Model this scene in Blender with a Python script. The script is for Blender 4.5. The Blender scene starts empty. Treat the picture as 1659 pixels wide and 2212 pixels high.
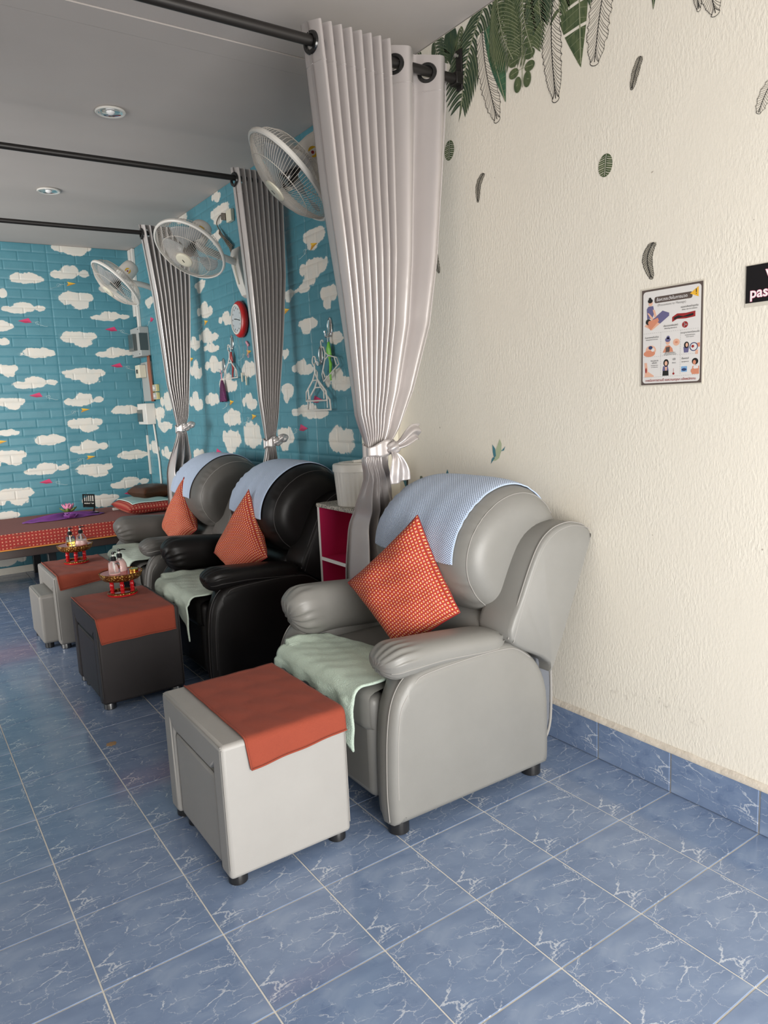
import bpy, math, random
import numpy as np
from mathutils import Vector, Matrix

PI = math.pi
sin, cos = math.sin, math.cos
scene = bpy.context.scene
COL = scene.collection
random.seed(7)

# ------------------------------------------------------------------ camera
WX, FY, CH = -0.03, 5.93, 2.81          # right wall x, far wall y, ceiling height
cd = bpy.data.cameras.new('camera')
cam = bpy.data.objects.new('camera', cd)
COL.objects.link(cam)
yaw, pitch, roll = 0.594083615, -0.15409225, -0.0456567817
f_ = Vector((sin(yaw)*cos(pitch), cos(yaw)*cos(pitch), sin(pitch)))
r0 = Vector((cos(yaw), -sin(yaw), 0)); u0 = r0.cross(f_)
r_ = cos(roll)*r0 + sin(roll)*u0
u_ = -sin(roll)*r0 + cos(roll)*u0
m3 = Matrix((r_, u_, -f_)).transposed()
cam.matrix_world = Matrix.Translation((-2.095877, -1.07552, 1.366916)) @ m3.to_4x4()
cd.sensor_fit = 'HORIZONTAL'
cd.sensor_width = 36.0
cd.lens = 1569.844/1659*36.0
cd.clip_start = 0.02
scene.camera = cam

# ------------------------------------------------------------------ world, light, exposure
scene.view_settings.view_transform = 'Standard'
scene.view_settings.look = 'None'
scene.view_settings.gamma = 1.0
scene.view_settings.use_curve_mapping = False
scene.view_settings.exposure = 0.36
w = bpy.data.worlds.new('sky'); scene.world = w; w.use_nodes = True
bg = w.node_tree.nodes['Background']
bg.inputs[0].default_value = (0.80, 0.90, 1.0, 1)
bg.inputs[1].default_value = 0.38

def area(name, loc, target, sx, sy, power, color, spread=PI):
    l = bpy.data.lights.new(name, 'AREA'); l.shape = 'RECTANGLE'
    l.size, l.size_y, l.energy, l.color = sx, sy, power, color
    l.spread = spread
    o = bpy.data.objects.new(name, l); COL.objects.link(o)
    o.location = loc
    o.rotation_euler = (Vector(target)-Vector(loc)).to_track_quat('-Z', 'Y').to_euler()
    return o
# daylight through the open shop front behind the camera, and an added fill at the unseen left side
area('shopfront_daylight', (-1.42, -2.75, 1.0), (-1.1, 2.0, 0.75), 2.2, 1.8, 165, (1.0, 0.97, 0.925))
area('side_fill', (-4.35, 3.6, 1.3), (-0.9, 5.6, 1.4), 2.4, 1.8, 66, (1.0, 0.97, 0.93), 1.9)

# ------------------------------------------------------------------ materials
def N(nt, t, **kw):
    n = nt.nodes.new(t)
    for k, v in kw.items():
        setattr(n, k, v)
    return n

class Mat:
    def __init__(s, name, color=(.8, .8, .8), rough=.5, metal=0., **kw):
        s.m = bpy.data.materials.new(name); s.m.use_nodes = True
        s.nt = s.m.node_tree
        s.b = s.nt.nodes['Principled BSDF']
        s.b.inputs['Base Color'].default_value = (*color, 1)
        s.b.inputs['Roughness'].default_value = rough
        s.b.inputs['Metallic'].default_value = metal
        for k, v in kw.items():
            s.b.inputs[k.replace('_', ' ')].default_value = v
    def link(s, a, b): s.nt.links.new(a, b); return s
    def coord(s, which='Object', scale=(1, 1, 1), rot=(0, 0, 0)):
        t = N(s.nt, 'ShaderNodeTexCoord'); mp = N(s.nt, 'ShaderNodeMapping')
        mp.inputs['Scale'].default_value = scale; mp.inputs['Rotation'].default_value = rot
        s.link(t.outputs[which], mp.inputs[0]); return mp.outputs[0]
    def noise(s, vec, scale, detail=3, rough=.5, dist=0):
        n = N(s.nt, 'ShaderNodeTexNoise')
        n.inputs['Scale'].default_value = scale; n.inputs['Detail'].default_value = detail
        n.inputs['Roughness'].default_value = rough; n.inputs['Distortion'].default_value = dist
        if vec is not None: s.link(vec, n.inputs['Vector'])
        return n
    def math(s, op, a, b=None, c=None, clamp=False):
        n = N(s.nt, 'ShaderNodeMath', operation=op, use_clamp=clamp)
        for i, x in enumerate((a, b, c)):
            if x is None: continue
            if isinstance(x, (int, float)): n.inputs[i].default_value = x
            else: s.link(x, n.inputs[i])
        return n.outputs[0]
    def ramp(s, fac, stops, interp='LINEAR'):
        r = N(s.nt, 'ShaderNodeValToRGB'); r.color_ramp.interpolation = interp
        el = r.color_ramp.elements
        while len(el) < len(stops): el.new(.5)
        for e, (p, c) in zip(el, stops):
            e.position = p
            e.color = (c, c, c, 1) if isinstance(c, (int, float)) else (*c, 1)
        s.link(fac, r.inputs[0]); return r.outputs[0]
    def mix(s, fac, a, b, mode='MIX'):
        n = N(s.nt, 'ShaderNodeMix', data_type='RGBA', blend_type=mode)
        for idx, x in ((0, fac), (6, a), (7, b)):
            if isinstance(x, tuple): n.inputs[idx].default_value = (*x, 1)
            elif isinstance(x, (int, float)): n.inputs[idx].default_value = x
            else: s.link(x, n.inputs[idx])
        return n.outputs[2]
    def bump(s, h, strength=.3, dist=.002, prev=None):
        b = N(s.nt, 'ShaderNodeBump'); b.inputs['Strength'].default_value = strength
        b.inputs['Distance'].default_value = dist
        s.link(h, b.inputs['Height'])
        if prev is not None: s.link(prev, b.inputs['Normal'])
        s.link(b.outputs[0], s.b.inputs['Normal']); return b.outputs[0]
    def color(s, c): s.link(c, s.b.inputs['Base Color']); return s

def simple(name, color, rough=.5, metal=0., nscale=None, nstr=.2, ndist=.001, var=.0, **kw):
    m = Mat(name, color, rough, metal, **kw)
    if nscale:
        v = m.coord()
        n = m.noise(v, nscale, 4)
        m.bump(n.outputs[0], nstr, ndist)
        if var:
            n2 = m.noise(v, nscale*.06, 3)
            m.color(m.mix(n2.outputs[0], tuple(c*(1-var) for c in color), tuple(min(1, c*(1+var)) for c in color)))
    return m.m

def plaster_mat():
    m = Mat('white_plaster', (.62, .59, .52), .62)
    v = m.coord()
    v2 = m.coord(scale=(1, 1, .45))
    a = m.noise(v2, 120, 3, .6); b = m.noise(v, 2.2, 4, .6)
    amt = m.ramp(b.outputs[0], [(.38, .25), (.6, 1.0)])
    h = m.math('MULTIPLY', a.outputs[0], amt)
    m.bump(h, .7, .0026)
    c = m.mix(b.outputs[0], (.74, .692, .60), (.79, .748, .655))
    sp = N(m.nt, 'ShaderNodeSeparateXYZ'); m.link(v, sp.inputs[0])
    # scuff line low on the wall (local y, z)
    dd = m.math('ABSOLUTE', m.math('SUBTRACT', m.math('MULTIPLY_ADD', sp.outputs[1], .0, .285), sp.outputs[2]))
    near = m.ramp(dd, [(0., 1.), (.035, 0.)])
    yy = m.ramp(m.math('ADD', sp.outputs[1], 2.2), [(.30, 0.), (.40, 1.), (.85, 1.), (.95, 0.)])
    k = m.noise(v, 38, 5, .7)
    sc = m.math('MULTIPLY', m.math('MULTIPLY', near, yy), m.ramp(k.outputs[0], [(.55, 0.), (.68, .55)]))
    fl_ = m.noise(v, 55, 1, .5)
    fleck = m.ramp(fl_.outputs[0], [(.80, 0.), (.83, .7)])
    m.color(m.mix(m.math('MAXIMUM', sc, fleck), c, (.30, .26, .22)))
    return m.m

def tile_mat(upright=False):
    m = Mat('blue_marbled_tile', (.12, .2, .36), .135, IOR=1.58)
    v = m.coord()
    if upright:
        t0 = N(m.nt, 'ShaderNodeTexCoord'); s0 = N(m.nt, 'ShaderNodeSeparateXYZ'); c0 = N(m.nt, 'ShaderNodeCombineXYZ')
        m.link(t0.outputs['Object'], s0.inputs[0]); m.link(s0.outputs[1], c0.inputs[0]); m.link(s0.outputs[2], c0.inputs[1])
        mp0 = N(m.nt, 'ShaderNodeMapping'); mp0.inputs['Scale'].default_value = (1, 1.6, 1); mp0.inputs['Rotation'].default_value = (0, 0, .5)
        m.link(c0.outputs[0], mp0.inputs[0]); st = mp0.outputs[0]
    else:
        st = m.coord(scale=(1, 1.6, 1), rot=(0, 0, .5))
    big = m.noise(st, 4.5, 4, .55, .4)
    base = m.ramp(big.outputs[0], [(.3, (.118, .170, .285)), (.52, (.168, .23, .355)), (.72, (.26, .325, .44))])
    wp = m.noise(st, 9, 5, .7)
    warp = N(m.nt, 'ShaderNodeVectorMath', operation='MULTIPLY_ADD')
    m.link(wp.outputs['Color'], warp.inputs[0]); warp.inputs[1].default_value = (.11, .11, 0); m.link(st, warp.inputs[2])
    def vein(scale, width, seed, mscale, lo, hi):
        mp = N(m.nt, 'ShaderNodeMapping'); mp.inputs['Location'].default_value = (seed, seed*.7, 0)
        m.link(warp.outputs[0], mp.inputs[0])
        n = N(m.nt, 'ShaderNodeTexVoronoi', feature='DISTANCE_TO_EDGE', voronoi_dimensions='2D'); n.inputs['Scale'].default_value = scale
        m.link(mp.outputs[0], n.inputs['Vector'])
        k = m.noise(mp.outputs[0], mscale, 3, .6)
        kk = m.ramp(k.outputs[0], [(lo, 0.), (hi, 1.)])
        d = m.math('DIVIDE', n.outputs['Distance'], m.math('MULTIPLY_ADD', kk, width, .0001))
        return m.math('MULTIPLY', m.ramp(d, [(.35, 1.), (1., 0.)]), kk)
    a = vein(9, .040, 3.1, 7, .46, .66)
    b = vein(17, .050, 8.3, 9, .49, .70)
    c = vein(5.5, .018, 1.7, 8, .42, .58)
    d_ = vein(12, .035, 5.9, 6, .50, .66)
    a = m.math('MAXIMUM', a, d_)
    t = m.math('MAXIMUM', m.math('MAXIMUM', a, m.math('MULTIPLY', b, .7)), c, clamp=True)
    dk = m.noise(v, 14, 5, .65, .5)
    base = m.mix(m.ramp(dk.outputs[0], [(.56, 0.), (.7, .5)]), base, (.075, .12, .24))
    m.color(m.mix(m.math('MULTIPLY', t, .72), base, (.56, .60, .66)))
    m.bump(big.outputs[0], .03, .002)
    return m.m

def wallpaper_mat():
    m = Mat('cloud_print_foam_wallpaper', (.1, .3, .4), .38)
    v = m.coord()
    at = N(m.nt, 'ShaderNodeAttribute', attribute_name='cloud')
    n1 = m.noise(v, 16, 5, .65, .3)
    nn = m.math('MULTIPLY', m.math('SUBTRACT', n1.outputs[0], .5), 1.7)
    f = m.math('ADD', at.outputs['Fac'], nn)
    mask = m.ramp(f, [(.30, 0.), (.40, 1.)])
    soft = m.ramp(f, [(.02, 0.), (.40, .25)])
    n2 = m.noise(v, 5, 4, .6)
    sky = m.mix(n2.outputs[0], (.045, .165, .21), (.09, .26, .32))
    n3 = m.noise(v, 11, 3, .6)
    cl = m.mix(n3.outputs[0], (.70, .62, .53), (.52, .55, .53))
    sky = m.mix(soft, sky, (.22, .36, .40))
    m.color(m.mix(mask, sky, cl))
    n4 = m.noise(v, 160, 3, .6)
    m.bump(n4.outputs[0], .35, .0015)
    return m.m

def leather(name, c1, c2, rough=.42, strength=.28, spec=.5):
    m = Mat(name, c1, rough)
    v = m.coord()
    vo = N(m.nt, 'ShaderNodeTexVoronoi'); vo.inputs['Scale'].default_value = 420
    m.link(v, vo.inputs['Vector'])
    n = m.noise(v, 7, 3, .6)
    m.b.inputs['Specular IOR Level'].default_value = spec
    b1 = m.bump(vo.outputs['Distance'], strength*.6, .0006)
    m.bump(n.outputs[0], .25, .004, b1)
    m.color(m.mix(n.outputs[0], c1, c2))
    return m.m

def terry(name, c1, c2, scale=230, strength=.9, dist=.003, sheen=.4):
    m = Mat(name, c1, .95, Sheen_Weight=sheen*.35)
    v = m.coord()
    n = m.noise(v, scale, 3, .7); n2 = m.noise(v, 9, 3, .6)
    m.bump(n.outputs[0], strength, dist)
    m.color(m.mix(m.math('ADD', m.math('MULTIPLY', n.outputs[0], .6), m.math('MULTIPLY', n2.outputs[0], .4)), c1, c2))
    return m.m

def waffle(name, c1, c2):
    m = Mat(name, c1, .95, Sheen_Weight=.3)
    t = N(m.nt, 'ShaderNodeUVMap')
    sp = N(m.nt, 'ShaderNodeSeparateXYZ'); m.link(t.outputs[0], sp.inputs[0])
    k = 2*PI/.0095
    a = m.math('SINE', m.math('ADD', m.math('MULTIPLY', sp.outputs[0], k), 0.0))
    b = m.math('SINE', m.math('MULTIPLY', sp.outputs[1], k*1.15))
    h = m.math('MULTIPLY_ADD', m.math('MULTIPLY', a, b), .5, .5)
    m.bump(h, .9, .004)
    m.color(m.mix(h, c1, c2))
    return m.m

def fabric_red(name, cell=.0130, base=(.28, .011, .008), sq1=(.42, .075, .012), sq2=(.36, .055, .06), dot=(.85, .62, .32), rough=.8):
    m = Mat(name, base, rough)
    t = N(m.nt, 'ShaderNodeUVMap')
    sp = N(m.nt, 'ShaderNodeSeparateXYZ'); m.link(t.outputs[0], sp.inputs[0])
    X = m.math('DIVIDE', sp.outputs[0], cell); Y = m.math('DIVIDE', sp.outputs[1], cell)
    fx = m.math('ABSOLUTE', m.math('SUBTRACT', m.math('FRACT', X), .5))
    fy = m.math('ABSOLUTE', m.math('SUBTRACT', m.math('FRACT', Y), .5))
    cheb = m.math('MAXIMUM', fx, fy)
    par = m.math('MODULO', m.math('ABSOLUTE', m.math('ADD', m.math('FLOOR', X), m.math('FLOOR', Y))), 2)
    inside = m.math('LESS_THAN', cheb, .38)
    man = m.math('ADD', fx, fy)
    dotm = m.math('MULTIPLY', m.math('LESS_THAN', man, .22), m.math('LESS_THAN', par, .5))
    cross = m.math('MULTIPLY', m.math('LESS_THAN', m.math('ABSOLUTE', m.math('SUBTRACT', fx, fy)), .06), m.math('GREATER_THAN', par, .5))
    cross = m.math('MULTIPLY', cross, m.math('LESS_THAN', cheb, .27))
    c = m.mix(par, sq1, sq2)
    c = m.mix(inside, base, c)
    c = m.mix(m.math('MAXIMUM', dotm, cross), c, dot)
    m.color(c)
    m.bump(cheb, .25, .0008)
    return m.m

def satin(name, c):
    m = Mat(name, c, .32, .5, Anisotropic=.5)
    v = m.coord(scale=(60, 60, 3))
    n = m.noise(v, 3, 3, .6); n2 = m.noise(m.coord(), 4, 3, .6)
    b1 = m.bump(n.outputs[0], .10, .001)
    m.bump(n2.outputs[0], .30, .012, b1)
    return m.m

def gold_relief():
    m = Mat('carved_gold_lacquer', (.6, .38, .1), .3, .85)
    v = m.coord()
    vo = N(m.nt, 'ShaderNodeTexVoronoi'); vo.inputs['Scale'].default_value = 95; m.link(v, vo.inputs['Vector'])
    n = m.noise(v, 120, 3, .6, 1.5)
    h = m.math('ADD', vo.outputs['Distance'], n.outputs[0])
    m.bump(h, 1., .004)
    m.color(m.mix(m.ramp(h, [(.72, 0.), (.95, 1.)]), (.62, .42, .12), (.16, .05, .01)))
    return m.m

def newsprint_mat():
    m = Mat('collage_print_cover', (.6, .58, .5), .5)
    v = m.coord()
    vo = N(m.nt, 'ShaderNodeTexVoronoi'); vo.inputs['Scale'].default_value = 45; m.link(v, vo.inputs['Vector'])
    n = m.noise(v, 90, 3, .6, 2)
    c = m.ramp(n.outputs[0], [(.40, (.03, .03, .03)), (.47, (.6, .57, .5)), (.55, (.25, .24, .2)), (.62, (.65, .6, .52))], 'CONSTANT')
    m.color(m.mix(m.ramp(vo.outputs['Distance'], [(.0, .35), (.25, 0.)]), c, (.45, .08, .05)))
    return m.m

def glass_mat(name, col=(1, 1, 1), rough=.02):
    m = Mat(name, col, rough, Transmission_Weight=1., IOR=1.25)
    return m.m

def cord_leaf(name, c1, c2, sc=70):
    m = Mat(name, c1, .7)
    v = m.coord(scale=(1, 1, .3)); n = m.noise(v, sc, 3, .6, .5)
    m.color(m.mix(m.ramp(n.outputs[0], [(.35, 0.), (.65, 1.)]), c1, c2))
    return m.m

M = dict(
    plaster=plaster_mat(), tile=tile_mat(), tile_up=tile_mat(True), wallpaper=wallpaper_mat(),
    ceiling=simple('painted_ceiling_board', (.46, .42, .395), .8, nscale=60, nstr=.08, var=.05),
    grout=simple('grout', (.60, .58, .54), .9, nscale=90, nstr=.3),
    mortar=simple('cream_mortar', (.55, .50, .43), .9, nscale=60, nstr=.6, ndist=.004),
    leather=leather('grey_leatherette', (.185, .182, .170), (.215, .212, .20)),
    leather_l=leather('light_grey_leatherette', (.295, .286, .272), (.33, .32, .306), .5),
    leather_b=leather('black_leatherette', (.0055, .0048, .0048), (.009, .008, .008), .40, .28, .2),
    leather_bo=leather('black_brown_leatherette', (.022, .019, .020), (.032, .028, .028), .5, .28, .3),
    leather_g3=leather('mid_grey_leatherette', (.088, .083, .077), (.11, .104, .097), .45, .28, .35),
    leather_o3=leather('warm_grey_leatherette', (.185, .175, .16), (.22, .21, .195), .5),
    stitch=simple('grey_stitching', (.27, .26, .245), .7),
    stitch_b=simple('black_stitching', (.03, .027, .027), .6),
    denim=terry('grey_backing_cloth', (.09, .10, .12), (.16, .17, .19), 300, .5, .001, .1),
    foot=simple('black_plastic_foot', (.012, .012, .013), .35),
    dullsteel=simple('dull_steel', (.16, .16, .16), .35, 1.),
    chrome=simple('chrome', (.75, .75, .75), .12, 1.),
    rust=terry('rust_microfibre_towel', (.20, .034, .016), (.285, .052, .026), 300, .5, .0015, .1),
    mint=terry('mint_terry_towel', (.44, .56, .46), (.64, .76, .66), 210, 1., .006),
    mint_f=terry('pale_green_terry_towel', (.42, .50, .42), (.56, .64, .55), 210, 1., .005),
    blue=waffle('light_blue_waffle_towel', (.34, .44, .62), (.52, .62, .80)),
    teal=terry('sage_green_towel', (.16, .30, .28), (.22, .38, .35), 250, .6),
    fabric=fabric_red('red_thai_pattern_fabric'),
    fabric_bed=fabric_red('red_bed_pattern_fabric', .026, (.26, .015, .010), (.30, .022, .015), (.24, .014, .012), (.60, .30, .18)),
    bedtop=terry('plain_brick_red_sheet', (.17, .032, .022), (.22, .045, .03), 300, .3, .001, .1),
    sequin=simple('brown_sequin', (.10, .035, .015), .25, .6, nscale=160, nstr=1., ndist=.004),
    satin=satin('silver_satin', (.50, .465, .455)),
    satin2=satin('pewter_satin', (.56, .525, .51)),
    iron=simple('black_iron', (.016, .014, .013), .42, .3),
    white=simple('white_plastic', (.60, .58, .54), .35),
    cream=simple('cream_plastic', (.58, .55, .44), .4),
    wire=simple('cream_wire', (.50, .46, .41), .4),
    clearblade=Mat('translucent_fan_blade', (.34, .36, .37), .25, Alpha=.6).m,
    grey=simple('light_grey_plastic', (.33, .34, .33), .5),
    dkgrey=simple('smoked_window', (.06, .075, .075), .25),
    yellowed=simple('yellowed_plastic', (.52, .46, .22), .5),
    cablebrown=simple('brown_cable', (.20, .055, .02), .5),
    cabledark=simple('grey_brown_cable', (.10, .085, .065), .5),
    red=simple('red_plastic', (.42, .012, .012), .3),
    lacred=simple('red_lacquer', (.38, .008, .012), .18),
    gold=gold_relief(), goldmetal=simple('gold_metal', (.75, .50, .10), .22, 1.),
    pinkboard=simple('magenta_board', (.47, .012, .08), .5),
    whiteboard=simple('white_edge_board', (.68, .66, .64), .5),
    news=newsprint_mat(),
    glass=glass_mat('clear_glass'), lotion=simple('pink_lotion', (.74, .50, .46), .35),
    oil=simple('amber_oil', (.35, .30, .12), .2), black=simple('black_gloss_plastic', (.010, .010, .010), .18),
    purple=simple('purple_organza', (.15, .035, .20), .5, nscale=25, nstr=.4, ndist=.01),
    lotuspink=simple('pink_petal', (.66, .24, .38), .5), lotusgreen=simple('green_petal', (.13, .19, .05), .5),
    sachet=simple('purple_net', (.085, .008, .06), .5, nscale=70, nstr=1., ndist=.01, var=.8),
    green=simple('lime_ribbon', (.16, .48, .05), .4), redribbon=simple('dark_red_ribbon', (.24, .012, .012), .45),
    pinkp=simple('pink_plastic', (.62, .28, .34), .4),
    clockface=simple('clock_face', (.42, .46, .48), .35), ink=simple('black_ink', (.012, .012, .011), .6),
    leafdark=cord_leaf('dark_green_leaf_print', (.018, .045, .026), (.055, .085, .04)),
    leafmid=cord_leaf('olive_green_leaf_print', (.035, .065, .025), (.10, .13, .055)),
    leafteal=cord_leaf('teal_green_leaf_print', (.016, .075, .045), (.06, .15, .07), 50),
    leafpale=simple('pale_leaf_line', (.28, .30, .19), .7), paper=simple('cream_sticker_paper', (.72, .67, .58), .6),
    featherg=cord_leaf('grey_feather_print', (.24, .22, .18), (.42, .39, .32), 160),
    birdgreen=simple('pale_green_print', (.42, .48, .32), .6), birdblue=simple('teal_blue_print', (.06, .20, .25), .6),
    cactus=cord_leaf('grey_green_cactus_print', (.10, .13, .09), (.20, .22, .16), 60),
    kitepink=simple('pink_paper_plane_print', (.55, .035, .13), .5), kitedark=simple('dark_pink_plane_print', (.36, .02, .08), .5),
    kiteyel=simple('yellow_paper_plane_print', (.72, .45, .04), .5), kiteyd=simple('orange_paper_plane_print', (.50, .24, .02), .5),
    trail=simple('white_trail_print', (.42, .52, .52), .6),
    pw=simple('poster_white', (.70, .68, .66), .4), pbrown=simple('poster_brown', (.10, .075, .065), .4),
    pyellow=simple('poster_yellow', (.80, .45, .04), .4), pskin=simple('poster_skin', (.62, .25, .15), .4),
    pskin2=simple('poster_light_skin', (.72, .42, .30), .4), ppurple=simple('poster_purple', (.13, .12, .24), .4),
    pnavy=simple('poster_navy', (.03, .05, .14), .4), pred=simple('poster_dark_red', (.30, .02, .02), .4),
    pgrey=simple('poster_grey', (.30, .29, .28), .4), pblue=simple('poster_blue', (.20, .38, .62), .4),
    signblack=simple('sign_black', (.009, .008, .009), .7, Specular_IOR_Level=.2), signpink=simple('sign_pink_edge', (.70, .20, .32), .5),
    signwhite=simple('sign_white', (.82, .80, .80), .5), tape=simple('pale_tape', (.60, .56, .48), .35),
    pave=simple('outside_concrete', (.42, .41, .39), .9, nscale=20, nstr=.3),
    glasspane=glass_mat('window_glass'),
    bulb=simple('frosted_bulb', (.7, .7, .7), .3),
    rust_stain=simple('brown_floor_stain', (.32, .20, .10), .5),
    whiteband=simple('cream_towel_edge', (.50, .62, .58), .9),
    orange=simple('orange_trim', (.55, .22, .04), .6),
    darkwood=simple('dark_brown_board', (.035, .022, .018), .4, nscale=30, nstr=.2),
    spot=simple('motor_label_yellow', (.62, .38, .02), .4),
)

# ------------------------------------------------------------------ mesh helpers
ORG = {}
def tag(o, label=None, cat=None, group=None, kind=None):
    if label: o['label'] = label
    if cat: o['category'] = cat
    if group: o['group'] = group
    if kind: o['kind'] = kind
    return o
def empty(name, loc, label=None, cat=None, group=None, kind=None):
    o = bpy.data.objects.new(name, None); COL.objects.link(o)
    o.location = loc; o.empty_display_size = .05
    ORG[o] = Vector(loc)
    return tag(o, label, cat, group, kind)

class MB:
    def __init__(s): s.v = []; s.f = []; s.mi = []; s.uv = {}
    def add(s, vs, fs, mi=0):
        b = len(s.v); s.v += [tuple(p) for p in vs]
        s.f += [tuple(b+i for i in f) for f in fs]; s.mi += [mi]*len(fs); return b
    def box(s, c, d, mi=0, rot=None):
        x, y, z = (k/2 for k in d); c = Vector(c)
        vs = [Vector((i*x, j*y, k*z)) for i in (-1, 1) for j in (-1, 1) for k in (-1, 1)]
        if rot is not None: vs = [rot @ p for p in vs]
        s.add([c+p for p in vs], [(0, 1, 3, 2), (4, 6, 7, 5), (0, 4, 5, 1), (2, 3, 7, 6), (0, 2, 6, 4), (1, 5, 7, 3)], mi); return s
    def box2(s, a, b, mi=0):
        return s.box([(p+q)/2 for p, q in zip(a, b)], [abs(q-p) for p, q in zip(a, b)], mi)
    def tube(s, pts, r, n=8, mi=0, closed=False, caps=True):
        P = [Vector(p) for p in pts]; m = len(P)
        R = r if isinstance(r, (list, tuple)) else [r]*m
        prev = None; vs = []
        for i in range(m):
            if closed: t = P[(i+1) % m]-P[i-1]
            else: t = P[min(i+1, m-1)]-P[max(i-1, 0)]
            if t.length < 1e-9: t = Vector((0, 0, 1))
            t.normalize()
            if prev is None:
                a = t.orthogonal().normalized()
            else:
                a = prev - t*prev.dot(t)
                a = t.orthogonal() if a.length < 1e-6 else a
                a.normalize()
            prev = a; b = t.cross(a)
            for k in range(n):
                q = 2*PI*k/n
                vs.append(P[i]+R[i]*(cos(q)*a+sin(q)*b))
        fs = []
        for i in range(m if closed else m-1):
            for k in range(n):
                i2 = (i+1) % m
                fs.append((i*n+k, i*n+(k+1) % n, i2*n+(k+1) % n, i2*n+k))
        if caps and not closed:
            fs.append(tuple(range(n-1, -1, -1))); fs.append(tuple((m-1)*n+k for k in range(n)))
        s.add(vs, fs, mi); return s
    def lathe(s, prof, c=(0, 0, 0), n=24, mat=None, mi=0, caps=True, sy=1.):
        c = Vector(c); vs = []
        for r, z in prof:
            for k in range(n):
                q = 2*PI*k/n; p = Vector((r*cos(q), r*sin(q)*sy, z))
                vs.append(c+(mat @ p if mat is not None else p))
        fs = [(i*n+k, i*n+(k+1) % n, (i+1)*n+(k+1) % n, (i+1)*n+k) for i in range(len(prof)-1) for k in range(n)]
        if caps:
            if prof[0][0] > 1e-5: fs.append(tuple(range(n-1, -1, -1)))
            if prof[-1][0] > 1e-5: fs.append(tuple((len(prof)-1)*n+k for k in range(n)))
        s.add(vs, fs, mi); return s
    def grid(s, fn, nu, nv, cu=False, cv=False, mi=0, uv=None, skip=None):
        b = len(s.v)
        for j in range(nv+(0 if cv else 1)):
            for i in range(nu+(0 if cu else 1)):
                u, v = i/nu, j/nv
                if uv: s.uv[len(s.v)] = uv(u, v)
                s.v.append(tuple(fn(u, v)))
        W_ = nu+(0 if cu else 1); H_ = nv+(0 if cv else 1)
        for j in range(nv):
            for i in range(nu):
                i2, j2 = (i+1) % W_, (j+1) % H_
                q = (b+j*W_+i, b+j*W_+i2, b+j2*W_+i2, b+j2*W_+i)
                if skip and skip(sum((Vector(s.v[k]) for k in q), Vector())/4): continue
                s.f.append(q); s.mi.append(mi)
        return s
    def prism(s, o1, o2, mi=0):
        n = len(o1)
        s.add(list(o1)+list(o2), [tuple(range(n-1, -1, -1)), tuple(range(n, 2*n))]+[(i, (i+1) % n, n+(i+1) % n, n+i) for i in range(n)], mi); return s
    def poly(s, pts, mi=0):
        s.add(pts, [tuple(range(len(pts)))], mi); return s
    def build(s, name, mats, parent=None, bevel=0, seg=2, smooth=35, solid=0, subsurf=0, origin=None, recalc=True, solid_off=-1):
        me = bpy.data.meshes.new(name)
        if parent is not None: org = ORG[parent]
        elif origin is not None: org = Vector(origin)
        else:
            xs = np.array(s.v); org = Vector(((xs[:, 0].min()+xs[:, 0].max())/2, (xs[:, 1].min()+xs[:, 1].max())/2, xs[:, 2].min()))
        ox, oy, oz = org
        me.from_pydata([(a-ox, b-oy, c-oz) for a, b, c in s.v], [], s.f)
        if not isinstance(mats, (list, tuple)): mats = [mats]
        for m in mats: me.materials.append(m)
        me.polygons.foreach_set('material_index', s.mi)
        if recalc:
            import bmesh
            bm = bmesh.new(); bm.from_mesh(me)
            bmesh.ops.recalc_face_normals(bm, faces=bm.faces); bm.to_mesh(me); bm.free()
        if s.uv:
            ul = me.uv_layers.new(name='UVMap')
            li = np.empty(len(me.loops), int); me.loops.foreach_get('vertex_index', li)
            tab = np.zeros((len(s.v), 2)); 
            for k, q in s.uv.items(): tab[k] = q
            ul.data.foreach_set('uv', tab[li].ravel())
        if smooth:
            me.polygons.foreach_set('use_smooth', [True]*len(me.polygons))
            if smooth < 180: me.set_sharp_from_angle(angle=math.radians(smooth))
        me.update()
        o = bpy.data.objects.new(name, me); COL.objects.link(o)
        if parent is not None: o.parent = parent
        else: o.location = org
        ORG[o] = org
        if solid:
            md = o.modifiers.new('t', 'SOLIDIFY'); md.thickness = solid; md.offset = solid_off
        if bevel:
            md = o.modifiers.new('b', 'BEVEL'); md.width = bevel; md.segments = seg; md.limit_method = 'ANGLE'; md.angle_limit = math.radians(40)
            if smooth: md.harden_normals = False
        if subsurf:
            md = o.modifiers.new('s', 'SUBSURF'); md.levels = md.render_levels = subsurf
        return o

def copy_tree(o, parent=None):
    c = o.copy(); COL.objects.link(c); c.parent = parent
    for ch in list(o.children): copy_tree(ch, c)
    return c

def spline(pts, n=8, closed=False):
    P = [Vector(p) for p in pts]; m = len(P); out = []
    rng = range(m if closed else m-1)
    for i in rng:
        if closed: a, b, c, d = P[i-1], P[i], P[(i+1) % m], P[(i+2) % m]
        else: a, b, c, d = P[max(i-1, 0)], P[i], P[i+1], P[min(i+2, m-1)]
        for k in range(n):
            t = k/n
            out.append(.5*((2*b)+(c-a)*t+(2*a-5*b+4*c-d)*t*t+(3*b-a-3*c+d)*t**3))
    if not closed: out.append(P[-1])
    return out
def interp(tab, z):
    if z <= tab[0][0]: return tab[0][1]
    for (a, x), (b, y) in zip(tab, tab[1:]):
        if z <= b: t = (z-a)/(b-a); return x+(y-x)*t
    return tab[-1][1]
def sm(t): t = max(0, min(1, t)); return t*t*(3-2*t)

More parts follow.
